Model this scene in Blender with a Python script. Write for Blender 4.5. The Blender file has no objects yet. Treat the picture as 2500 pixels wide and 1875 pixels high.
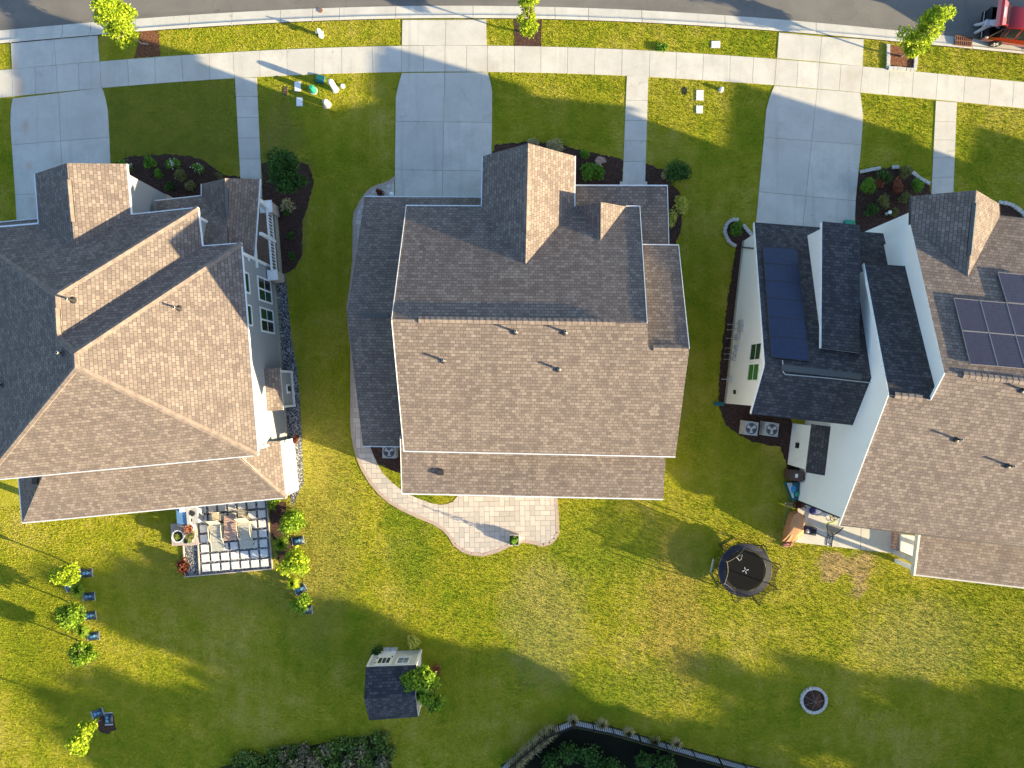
import bpy, math, random
import numpy as np
from mathutils import Vector, Matrix
R = math.radians
random.seed(7); rng = np.random.default_rng(7)
SC = bpy.context.scene; COL = SC.collection

# ---------------------------------------------------------------- camera, sky, sun, exposure
CH = 41.667                                  # drone height
cam = bpy.data.cameras.new('camera'); cam.lens = 24; cam.sensor_width = 36
cam.clip_start = 0.5; cam.clip_end = 4000
camo = bpy.data.objects.new('camera', cam); COL.objects.link(camo)
camo.location = (0, 0, CH); camo.rotation_euler = (0, 0, 0); SC.camera = camo
SUN_EL, SUN_SLOPE = 13.3, 0.36
az = math.atan2(-SUN_SLOPE, 1.0)             # direction (xy) towards the sun
sdir = Vector((math.cos(az)*math.cos(R(SUN_EL)), math.sin(az)*math.cos(R(SUN_EL)), math.sin(R(SUN_EL))))
wd = bpy.data.worlds.new('World'); SC.world = wd; wd.use_nodes = True
nt = wd.node_tree; bg = nt.nodes['Background']
sky = nt.nodes.new('ShaderNodeTexSky'); sky.sky_type = 'NISHITA'; sky.sun_disc = False
sky.sun_elevation = R(SUN_EL); sky.sun_rotation = math.pi/2 - az; sky.ozone_density = 2.2
nt.links.new(sky.outputs[0], bg.inputs[0]); bg.inputs[1].default_value = 0.105
sl = bpy.data.lights.new('sun', 'SUN'); sl.energy = 5.0; sl.angle = R(0.55); sl.color = (1.0, 0.82, 0.50)
so = bpy.data.objects.new('sun', sl); COL.objects.link(so)
so.rotation_euler = sdir.to_track_quat('Z', 'Y').to_euler()
SC.view_settings.view_transform = 'Standard'; SC.view_settings.look = 'None'
SC.view_settings.exposure = 1.96; SC.view_settings.gamma = 1.0

# ---------------------------------------------------------------- coordinates
# photo positions are read off in photo pixels; a point's height puts it at its true place
def W(px, py, z=0.0):
    k = (CH - z)/CH/40.0
    return Vector(((px-1250)*k, (937.5-py)*k, z))
OR = {1: 0, 2: 450, 3: 900, 4: 1350}; OC = {1: 0, 2: 600, 3: 1200, 4: 1800}
def c(k, x, y): return (OC[k % 10] + x/3.16, OR[k//10] + y/3.16)
def cl(k, *a): return [c(k, a[i], a[i+1]) for i in range(0, len(a), 2)]
def zq(x0, y0, s, x, y): return (x0+x/s, y0+y/s)
class Plane:
    def __init__(s, *pts):
        a, b, d = [W(*p) for p in pts]
        s.n = (b-a).cross(d-a).normalized(); s.o = a
        if s.n.z < 0: s.n = -s.n
    def at(s, px, py):
        d = Vector(((px-1250)/40.0, (937.5-py)/40.0, -CH)); o = Vector((0, 0, CH))
        return o + d*((s.o-o).dot(s.n)/d.dot(s.n))
    def z(s, x, y): return s.o.z - (s.n.x*(x-s.o.x)+s.n.y*(y-s.o.y))/s.n.z
def area2(p): return sum(p[i][0]*p[(i+1) % len(p)][1]-p[(i+1) % len(p)][0]*p[i][1] for i in range(len(p)))
def ccw(p): return list(p) if area2(p) > 0 else list(reversed(p))
def offset(poly, d):                         # shrink a ccw polygon by d
    p = [Vector((q[0], q[1])) for q in ccw(poly)]; n = len(p); out = []
    for i in range(n):
        a, b, e = p[i-1], p[i], p[(i+1) % n]
        u, v = (b-a).normalized(), (e-b).normalized()
        nu, nv = Vector((-u.y, u.x)), Vector((-v.y, v.x))
        den = 1+nu.dot(nv); out.append(b + (nu+nv)*(d/max(den, .25)))
    return out

# ---------------------------------------------------------------- materials
MATS = {}
class NM:
    def __init__(s, name, rough=.8, spec=.3):
        s.m = bpy.data.materials.new(name); s.m.use_nodes = True; s.t = s.m.node_tree
        s.b = s.t.nodes['Principled BSDF']; s.b.inputs['Roughness'].default_value = rough
        s.b.inputs['Specular IOR Level'].default_value = spec; MATS[name] = s.m
    def n(s, t, **kw):
        nd = s.t.nodes.new('ShaderNode'+t)
        for k, v in kw.items():
            if k in nd.inputs: nd.inputs[k].default_value = v
            else: setattr(nd, k, v)
        return nd
    def l(s, a, b): s.t.links.new(a, b)
    def coord(s, kind='Object'): return s.n('TexCoord').outputs[kind]
    def noise(s, scale, detail=4, rough=.6, vec=None, dist=0):
        nd = s.n('TexNoise', Scale=scale, Detail=detail, Roughness=rough, Distortion=dist)
        s.l(vec if vec else s.coord(), nd.inputs['Vector']); return nd.outputs['Fac']
    def ramp(s, fac, stops, interp='LINEAR'):
        nd = s.n('ValToRGB'); e = nd.color_ramp.elements; nd.color_ramp.interpolation = interp
        while len(e) < len(stops): e.new(.5)
        for q, (pos, col) in zip(e, stops): q.position = pos; q.color = (*col, 1)
        s.l(fac, nd.inputs[0]); return nd.outputs[0]
    def mix(s, a, b, f, mode='MIX'):
        nd = s.n('Mix', data_type='RGBA', blend_type=mode)
        for i, v in ((0, f), (6, a), (7, b)):
            if hasattr(v, 'links'): s.l(v, nd.inputs[i])
            else: nd.inputs[i].default_value = v if i == 0 else (*v, 1)
        return nd.outputs[2]
    def math(s, op, a, b=0):
        nd = s.n('Math', operation=op)
        for i, v in enumerate((a, b)):
            if hasattr(v, 'links'): s.l(v, nd.inputs[i])
            else: nd.inputs[i].default_value = v
        return nd.outputs[0]
    def bump(s, h, strength=.5, dist=.02):
        nd = s.n('Bump', Strength=strength, Distance=dist); s.l(h, nd.inputs['Height']); s.l(nd.outputs[0], s.b.inputs['Normal'])
    def color(s, v):
        if hasattr(v, 'links'): s.l(v, s.b.inputs['Base Color'])
        else: s.b.inputs['Base Color'].default_value = (*v, 1)
def flat(name, col, rough=.6, spec=.4, metal=0, var=.12, scale=6):
    if name in MATS: return MATS[name]
    m = NM(name, rough, spec); m.b.inputs['Metallic'].default_value = metal
    f = m.noise(scale, 5); lo = tuple(x*(1-var) for x in col); hi = tuple(min(1, x*(1+var)) for x in col)
    m.color(m.ramp(f, [(.3, lo), (.7, hi)])); return m.m

def grass_color(m):
    big = m.noise(.16, 4, .6); mid = m.noise(.9, 5, .65); fine = m.noise(7, 4, .7)
    smp = m.n('Mapping'); smp.inputs['Scale'].default_value = (1.3, .10, 1); m.l(m.coord(), smp.inputs['Vector']); stripe = m.noise(1, 2, .5, smp.outputs[0])
    x = m.math('ADD', m.math('ADD', m.math('MULTIPLY', big, .4), m.math('MULTIPLY', stripe, .14)), m.math('ADD', m.math('MULTIPLY', mid, .3), m.math('MULTIPLY', fine, .34)))
    col = m.ramp(x, [(.38, (.10, .185, .009)), (.50, (.215, .265, .012)), (.60, (.335, .325, .022)), (.71, (.46, .39, .075)), (.84, (.58, .44, .17))])
    nz = m.n('TexNoise', Scale=.8, Detail=5.0); m.l(m.coord(), nz.inputs['Vector']); va = m.n('VectorMath', operation='MULTIPLY_ADD'); m.l(nz.outputs['Color'], va.inputs[0]); va.inputs[1].default_value = (3.4, 3.4, 0); m.l(m.coord(), va.inputs[2]); vs_ = m.n('VectorMath', operation='SUBTRACT'); m.l(va.outputs[0], vs_.inputs[0]); vs_.inputs[1].default_value = (1.7, 1.7, 0); wv = vs_.outputs[0]
    # drier strip between the left and centre plots, and bare tan patches behind the houses
    for (px, py, rx, ry, cc, a) in ((765, 1250, 3.2, 9.5, (.34, .28, .07), .5), (560, 1400, 8, 3, (.33, .27, .06), .4), (1650, 1500, 2.4, 6.5, (.42, .30, .07), .5),
                                    (2060, 1385, 2.0, 1.1, (.46, .31, .17), .7), (2100, 1430, 1.0, .8, (.46, .31, .17), .6), (1330, 1520, 3, 5, (.34, .31, .1), .5), (1480, 1320, 4, 3, (.2, .25, .02), .5), (2250, 1560, 5, 3, (.40, .34, .11), .45), (1000, 1290, 2.0, 5, (.08, .17, .01), .45), (1540, 1680, 5, 2, (.11, .2, .01), .4),
                                    (100, 1600, 3, 6, (.2, .22, .01), .5), (2430, 1450, 4, 6, (.20, .24, .01), .5), (690, 460, 2, 7, (.2, .17, .06), .4), (400, 300, 8, 5, (.12, .14, .03), .5)):
        mp = m.n('Mapping'); p = W(px, py)
        mp.inputs['Location'].default_value = (-p.x/rx, -p.y/ry, 0); mp.inputs['Scale'].default_value = (1/rx, 1/ry, 0)
        m.l(wv, mp.inputs['Vector']); g = m.n('TexGradient', gradient_type='SPHERICAL'); m.l(mp.outputs[0], g.inputs[0])
        f = m.math('MULTIPLY', m.math('MINIMUM', m.math('MULTIPLY', g.outputs[0], m.math('MULTIPLY', mid, 4.6)), 1.0), a)
        col = m.mix(col, cc, f)
    return col
def mk_mats():
    m = NM('lawn', .95, .1); m.color(grass_color(m))
    h = m.math('ADD', m.noise(9, 4, .6), m.math('MULTIPLY', m.noise(28, 3, .6), .7)); m.bump(h, 1, .10)
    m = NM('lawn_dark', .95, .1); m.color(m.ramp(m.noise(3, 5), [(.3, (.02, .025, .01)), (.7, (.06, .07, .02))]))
    m = NM('blades', .8, .15); m.color(m.mix(grass_color(m), (.17, .26, .01), .12))
    m = NM('asphalt', .85, .25); f = m.math('ADD', m.math('MULTIPLY', m.noise(.5, 3), .6), m.math('MULTIPLY', m.noise(60, 2), .4))
    ac_ = m.ramp(f, [(.35, (.135, .125, .115)), (.65, (.185, .172, .155))]); tm = m.n('Mapping'); tm.inputs['Scale'].default_value = (.07, .9, 1); m.l(m.coord(), tm.inputs['Vector'])
    ac_ = m.mix(ac_, (.11, .105, .10), m.ramp(m.noise(1, 3, .6, tm.outputs[0]), [(.5, (0, 0, 0)), (.7, (.6, .6, .6))])); v = m.n('TexVoronoi', feature='DISTANCE_TO_EDGE', Scale=.22); wn = m.n('TexNoise', Scale=1.0, Detail=5.0); m.l(m.coord(), wn.inputs['Vector']); va = m.n('VectorMath', operation='MULTIPLY_ADD'); m.l(wn.outputs['Color'], va.inputs[0]); va.inputs[1].default_value = (2, 2, 0); m.l(m.coord(), va.inputs[2]); m.l(va.outputs[0], v.inputs['Vector'])
    m.color(m.mix(ac_, (.05, .05, .05), m.ramp(v.outputs['Distance'], [(0, (.4, .4, .4)), (.005, (0, 0, 0))]))); m.bump(m.noise(90, 2), .4, .01)
    m = NM('concrete', .85, .25); f = m.math('ADD', m.math('MULTIPLY', m.noise(.6, 5, .7), .7), m.math('MULTIPLY', m.noise(12, 5, .75), .3))
    base = m.mix(m.ramp(f, [(.34, (.43, .41, .365)), (.5, (.53, .505, .455)), (.66, (.61, .585, .53))]), (.43, .41, .375), m.math('MULTIPLY', m.n('NewGeometry').outputs['Random Per Island'], .5))
    st = m.noise(.35, 3, .5); base = m.mix(base, (.42, .37, .31), m.ramp(st, [(.60, (0, 0, 0)), (.72, (.55, .55, .55))]))
    for (px, py, rx, ry) in ((50, 215, .45, 1.1), (64, 310, .3, .6), (72, 405, .3, .4), (80, 490, .3, .4), (35, 160, .35, .7)):      # rust stains on the far-left drive
        mp = m.n('Mapping'); p = W(px, py); mp.inputs['Location'].default_value = (-p.x/rx, -p.y/ry, 0); mp.inputs['Scale'].default_value = (1/rx, 1/ry, 0)
        m.l(m.coord(), mp.inputs['Vector']); g = m.n('TexGradient', gradient_type='SPHERICAL'); m.l(mp.outputs[0], g.inputs[0])
        base = m.mix(base, (.5, .24, .1), m.math('MULTIPLY', m.math('MULTIPLY', g.outputs[0], m.noise(4, 3)), .75))
    tm = m.n('Mapping'); tm.inputs['Scale'].default_value = (2.2, .12, 1); m.l(m.coord(), tm.inputs['Vector'])
    base = m.mix(base, (.36, .35, .33), m.ramp(m.noise(1, 3, .6, tm.outputs[0]), [(.56, (0, 0, 0)), (.74, (.5, .5, .5))]))
    def cracks(sc, w, amt, colr, base):
        nz = m.n('TexNoise', Scale=1.3, Detail=4.0); m.l(m.coord(), nz.inputs['Vector']); va = m.n('VectorMath', operation='MULTIPLY_ADD'); m.l(nz.outputs['Color'], va.inputs[0]); va.inputs[1].default_value = (1.5, 1.5, 0); m.l(m.coord(), va.inputs[2])
        v = m.n('TexVoronoi', feature='DISTANCE_TO_EDGE', Scale=sc); m.l(va.outputs[0], v.inputs['Vector']); e = m.ramp(v.outputs['Distance'], [(0, (1, 1, 1)), (w, (0, 0, 0))]); g_ = m.ramp(m.noise(.22, 2), [(.52, (0, 0, 0)), (.6, (amt, amt, amt))]); return m.mix(base, colr, m.math('MULTIPLY', e, g_))
    base = cracks(.28, .005, .35, (.16, .15, .14), base)
    sp_ = m.noise(2.6, 2); base = m.mix(base, (.28, .26, .24), m.ramp(sp_, [(.70, (0, 0, 0)), (.76, (.45, .45, .45))]))
    m.color(base); m.bump(m.noise(35, 4), .25, .01)
    m = NM('mulch', .95, .1); f = m.noise(22, 4, .7); m.color(m.ramp(f, [(.35, (.018, .011, .009)), (.5, (.06, .033, .027)), (.66, (.17, .10, .08))])); m.bump(f, 1, .08)
    m = NM('bark', .95, .1); f = m.noise(22, 4, .7); m.color(m.ramp(f, [(.35, (.05, .02, .012)), (.52, (.17, .075, .04)), (.7, (.36, .19, .11))])); m.bump(f, 1, .08)
    m = NM('gravel', .8, .3); v = m.n('TexVoronoi', Scale=14.0); m.l(m.coord(), v.inputs['Vector'])
    m.color(m.mix(m.ramp(v.outputs['Color'], [(.1, (.05, .055, .07)), (.5, (.15, .16, .18)), (.9, (.45, .44, .43))]), (.03, .03, .035), m.ramp(v.outputs['Distance'], [(.5, (0, 0, 0)), (.75, (1, 1, 1))]))); m.bump(m.math('SUBTRACT', 1, v.outputs['Distance']), 1, .04)
    m = NM('pale_gravel', .8, .3); v = m.n('TexVoronoi', Scale=16.0); m.l(m.coord(), v.inputs['Vector'])
    m.color(m.ramp(v.outputs['Color'], [(.1, (.14, .13, .12)), (.5, (.3, .28, .26)), (.9, (.5, .47, .44))])); m.bump(m.math('SUBTRACT', 1, v.outputs['Distance']), 1, .04)
    # shingles: uv in metres, u along the eave, v up the slope
    def shingle(name, cols, vd=1.0):
        m = NM(name, .9, .12); uv = m.coord('UV')
        b = m.n('TexBrick', Scale=1.0); b.offset = .37; b.squash = 1.0
        b.inputs['Brick Width'].default_value = .25; b.inputs['Row Height'].default_value = .175
        b.inputs['Mortar Size'].default_value = .012; b.inputs['Mortar Smooth'].default_value = .3; b.inputs['Bias'].default_value = 0
        b.inputs['Color1'].default_value = (0, 0, 0, 1); b.inputs['Color2'].default_value = (1, 1, 1, 1); b.inputs['Mortar'].default_value = (.5, .5, .5, 1)
        m.l(uv, b.inputs['Vector'])
        b2 = m.n('TexBrick', Scale=1.0); b2.offset = .5
        b2.inputs['Brick Width'].default_value = .5; b2.inputs['Row Height'].default_value = .175; b2.inputs['Mortar Size'].default_value = .0
        b2.inputs['Color1'].default_value = (0, 0, 0, 1); b2.inputs['Color2'].default_value = (1, 1, 1, 1)
        m.l(uv, b2.inputs['Vector'])
        big = m.noise(.5, 3, .6, uv); gr = m.noise(30, 3, .7, uv)
        sp = m.n('SeparateColor'); m.l(b.outputs['Color'], sp.inputs[0]); sp2 = m.n('SeparateColor'); m.l(b2.outputs['Color'], sp2.inputs[0])
        x = m.math('ADD', m.math('MULTIPLY', sp.outputs[0], .40), m.math('ADD', m.math('MULTIPLY', sp2.outputs[0], .08), m.math('ADD', m.math('MULTIPLY', gr, .36), m.math('MULTIPLY', big, .20))))
        col = m.ramp(x, [(.2, cols[0]), (.45, cols[1]), (.62, cols[2]), (.85, cols[3])])
        stk = m.n('Mapping'); stk.inputs['Scale'].default_value = (1.1, .12, 1); m.l(uv, stk.inputs['Vector']); col = m.mix(col, tuple(v*.8 for v in cols[0]), m.ramp(m.noise(1, 4, .6, stk.outputs[0]), [(.52, (0, 0, 0)), (.75, (.45, .45, .45))]))
        col = m.mix(col, tuple(v*.42 for v in cols[0]), m.math('MULTIPLY', b.outputs['Fac'], .8)); m.color(col)
        # each course rises towards its lower edge
        s = m.n('SeparateXYZ'); m.l(uv, s.inputs[0]); saw = m.math('FRACT', m.math('DIVIDE', s.outputs[1], .175))
        h = m.math('ADD', m.math('MULTIPLY', m.math('SUBTRACT', 1, saw), .6), m.math('ADD', m.math('MULTIPLY', sp.outputs[0], .35), m.math('MULTIPLY', m.math('SUBTRACT', 1, b.outputs['Fac']), .3)))
        m.bump(h, .8, .022)
    shingle('shingle', [(.122, .098, .09), (.172, .138, .122), (.212, .172, .15), (.285, .236, .205)])
    shingle('shingle_shaded', [(.045, .042, .046), (.065, .06, .064), (.09, .083, .085), (.135, .125, .125)])  # same shingles as the other roofs, with their shade put into the colour
    shingle('shingle_shed', [(.025, .028, .036), (.045, .048, .058), (.065, .068, .078), (.11, .11, .12)])
    m = NM('hip_cap', .9, .12); m.color(m.ramp(m.noise(3.5, 3), [(.35, (.17, .135, .118)), (.65, (.26, .205, .172))])); m.bump(m.noise(20, 3), .5, .02)
    def siding(name, col):
        m = NM(name, .6, .35); s = m.n('SeparateXYZ'); m.l(m.coord(), s.inputs[0]); f = m.math('FRACT', m.math('DIVIDE', s.outputs[2], .18))
        m.color(m.mix(tuple(x*.93 for x in col), col, m.noise(1.5, 4))); m.bump(m.math('SUBTRACT', 1, f), .35, .012)
    siding('siding_grey', (.30, .31, .325)); siding('siding_white', (.84, .835, .82)); siding('siding_beige', (.45, .42, .37)); siding('siding_shed', (.58, .58, .56))
    def brick(name, c1, c2, mo, w=.22, h=.075, ms=.01, coord='Object'):
        m = NM(name, .85, .2); b = m.n('TexBrick', Scale=1.0); b.inputs['Brick Width'].default_value = w; b.inputs['Row Height'].default_value = h
        b.inputs['Mortar Size'].default_value = ms; b.inputs['Color1'].default_value = (*c1, 1); b.inputs['Color2'].default_value = (*c2, 1); b.inputs['Mortar'].default_value = (*mo, 1)
        if coord == 'wall':
            s = m.n('SeparateXYZ'); m.l(m.coord(), s.inputs[0]); cmb = m.n('CombineXYZ'); m.l(m.math('ADD', s.outputs[0], s.outputs[1]), cmb.inputs[0]); m.l(s.outputs[2], cmb.inputs[1]); m.l(cmb.outputs[0], b.inputs['Vector'])
        else: m.l(m.coord(coord), b.inputs['Vector'])
        m.color(m.mix(b.outputs['Color'], (.5, .45, .4), m.math('MULTIPLY', m.noise(3, 5), .25))); m.bump(m.math('SUBTRACT', 1, b.outputs['Fac']), .6, .01); return m
    brick('brick', (.42, .27, .22), (.55, .40, .34), (.6, .57, .52), coord='wall')
    brick('red_brick', (.42, .15, .08), (.55, .24, .13), (.6, .55, .48), .1, .2)
    # random-size patio pavers: two brick grids picked by a coarser one
    m = NM('paver', .8, .25); mp = m.n('Mapping'); mp.inputs['Rotation'].default_value = (0, 0, R(-1.2)); m.l(m.coord(), mp.inputs['Vector'])
    def bt(w, h, off, vec):
        b = m.n('TexBrick', Scale=1.0); b.offset = off; b.inputs['Brick Width'].default_value = w; b.inputs['Row Height'].default_value = h; b.inputs['Mortar Size'].default_value = .014
        b.inputs['Mortar Smooth'].default_value = .2
        b.inputs['Color1'].default_value = (.38, .35, .32, 1); b.inputs['Color2'].default_value = (.55, .50, .45, 1); b.inputs['Mortar'].default_value = (.17, .15, .13, 1)
        m.l(vec, b.inputs['Vector']); return b
    r2 = m.n('Mapping'); r2.inputs['Rotation'].default_value = (0, 0, R(90)); m.l(mp.outputs[0], r2.inputs['Vector'])
    a = bt(.62, .31, .5, mp.outputs[0]); b = bt(.62, .31, .5, r2.outputs[0])
    chk = m.n('TexChecker', Scale=1/1.24); m.l(mp.outputs[0], chk.inputs['Vector'])
    m.color(m.mix(m.mix(a.outputs['Color'], b.outputs['Color'], chk.outputs['Fac']), (.50, .42, .37), m.math('MULTIPLY', m.noise(1.2, 4), .35)))
    m.bump(m.mix(a.outputs['Fac'], b.outputs['Fac'], chk.outputs['Fac']), -.4, .01)
    # solar glass: cells
    def cells(m, a, b_, ln):
        b = m.n('TexBrick', Scale=1.0); b.offset = 0; b.inputs['Brick Width'].default_value = .16; b.inputs['Row Height'].default_value = .16; b.inputs['Mortar Size'].default_value = .006; b.inputs['Color1'].default_value = (*a, 1); b.inputs['Color2'].default_value = (*b_, 1); b.inputs['Mortar'].default_value = (*ln, 1); m.l(m.coord('UV'), b.inputs['Vector']); m.color(m.mix(b.outputs['Color'], b_, m.noise(.6, 2)))
    m = NM('solar_blue', .3, .4); cells(m, (.005, .009, .03), (.012, .022, .07), (.03, .04, .08))
    m = NM('solar_purple', .22, .6); cells(m, (.024, .018, .032), (.042, .032, .05), (.07, .06, .08))
    def leafmat(name, c1, c2, tr=.35):
        m = NM(name, .6, .25); g = m.n('NewGeometry'); col = m.ramp(g.outputs['Random Per Island'], [(0, c1), (.75, c2), (1, tuple(min(1, x*1.25) for x in c2))]); m.color(col)
        t = m.n('BsdfTranslucent'); m.l(col, t.inputs[0]); ms = m.n('MixShader'); ms.inputs[0].default_value = tr
        out = m.t.nodes['Material Output']; m.l(m.b.outputs[0], ms.inputs[1]); m.l(t.outputs[0], ms.inputs[2]); m.l(ms.outputs[0], out.inputs[0])
    leafmat('leaf_lime', (.12, .22, .012), (.46, .55, .03)); leafmat('leaf_green', (.06, .15, .012), (.16, .32, .03)); leafmat('leaf_dark', (.022, .06, .012), (.06, .14, .02), .2)
    leafmat('leaf_mid', (.06, .15, .01), (.27, .40, .025)); leafmat('leaf_straw', (.22, .20, .09), (.5, .45, .25)); leafmat('leaf_red', (.16, .04, .02), (.34, .12, .06), .2)
    leafmat('leaf_maroon', (.05, .012, .008), (.16, .045, .02), .2); leafmat('leaf_olive', (.10, .11, .03), (.24, .24, .08)); leafmat('petal_white', (.7, .7, .66), (.85, .85, .8)); leafmat('leaf_yellow', (.35, .38, .04), (.6, .58, .12))
    leafmat('leaf_reed', (.10, .09, .05), (.28, .25, .15)); leafmat('leaf_under', (.035, .08, .012), (.17, .25, .05), .3); leafmat('leaf_forest', (.03, .07, .012), (.07, .14, .02), .3); leafmat('petal_pink', (.5, .35, .33), (.7, .55, .5))
    # see-through safety net
    m = NM('net', .8, .1); m.color((.03, .03, .032)); t = m.n('BsdfTransparent'); ms = m.n('MixShader'); ms.inputs[0].default_value = .48
    m.l(t.outputs[0], ms.inputs[1]); m.l(m.b.outputs[0], ms.inputs[2]); m.l(ms.outputs[0], m.t.nodes['Material Output'].inputs[0])
    m = NM('glass_reflection', .08, .6); m.color((.012, .05, .028)); m = NM('glass_dark', .06, .6); m.color((.012, .014, .018)); m = NM('glass_reflection_bright', .2, .6); m.color((.03, .16, .03))  # the green pane colours have the lawn's reflection painted in
    m = NM('car_red', .18, .5); m.b.inputs['Metallic'].default_value = .35; m.b.inputs['Coat Weight'].default_value = 1; m.color((.30, .012, .014))
    flat('wood', (.42, .36, .31), .7, .2, 0, .15, 3); flat('bark_trunk', (.24, .19, .15), .9, .1, 0, .3, 12)
    for n, cc, r, s in (('white', (.80, .80, .79), .5, .4), ('trim', (.78, .78, .77), .5, .4), ('gutter', (.74, .76, .78), .35, .5), ('black', (.012, .012, .013), .5, .4), ('soffit', (.1, .1, .1), .8, .2),
        ('mat_black', (.016, .015, .014), .9, .1), ('navy', (.012, .016, .035), .6, .4), ('dark_metal', (.035, .03, .028), .45, .5), ('beige', (.52, .48, .42), .6, .3), ('ac_grey', (.42, .42, .42), .5, .4),
        ('stone_white', (.47, .455, .43), .8, .2), ('border', (.42, .32, .265), .8, .2), ('brown_bin', (.09, .05, .04), .5, .4), ('teal', (.01, .10, .11), .5, .4), ('blue_print', (.03, .25, .5), .5, .4), ('green_pl', (.02, .28, .16), .5, .4),
        ('tan_cover', (.42, .22, .11), .8, .2), ('purple', (.035, .03, .16), .4, .4), ('lime_plastic', (.5, .72, .12), .5, .4), ('frame_grey', (.16, .15, .17), .5, .4), ('grate', (.22, .10, .06), .7, .3), ('lounger', (.42, .41, .35), .8, .2), ('table_top', (.46, .30, .23), .7, .3),
        ('khaki', (.48, .42, .32), .8, .2), ('bag', (.012, .022, .04), .35, .5), ('bag_print', (.10, .26, .42), .4, .5), ('bag_pale', (.5, .52, .52), .45, .5), ('pants', (.42, .42, .50), .9, .1), ('shirt', (.50, .46, .52), .9, .1), ('skin', (.45, .28, .22), .6, .3),
        ('hair', (.04, .025, .02), .8, .2), ('shoe', (.16, .18, .22), .8, .2), ('tyre', (.015, .015, .015), .8, .2), ('rim', (.6, .58, .55), .25, .6), ('steel_blue', (.10, .22, .42), .4, .5), ('porch_floor', (.23, .15, .11), .7, .2), ('foundation', (.36, .34, .27), .85, .2),
        ('deck', (.44, .36, .32), .75, .2), ('pale_slab', (.62, .61, .60), .8, .2), ('ground_far', (.10, .13, .03), .95, .1), ('shaded_floor', (.012, .012, .008), .95, .05), ('hose', (.16, .32, .12), .5, .4), ('rose_cloth', (.30, .15, .12), .8, .2), ('rubber', (.03, .03, .03), .8, .2)):
        flat(n, cc, r, s)
mk_mats()

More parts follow.
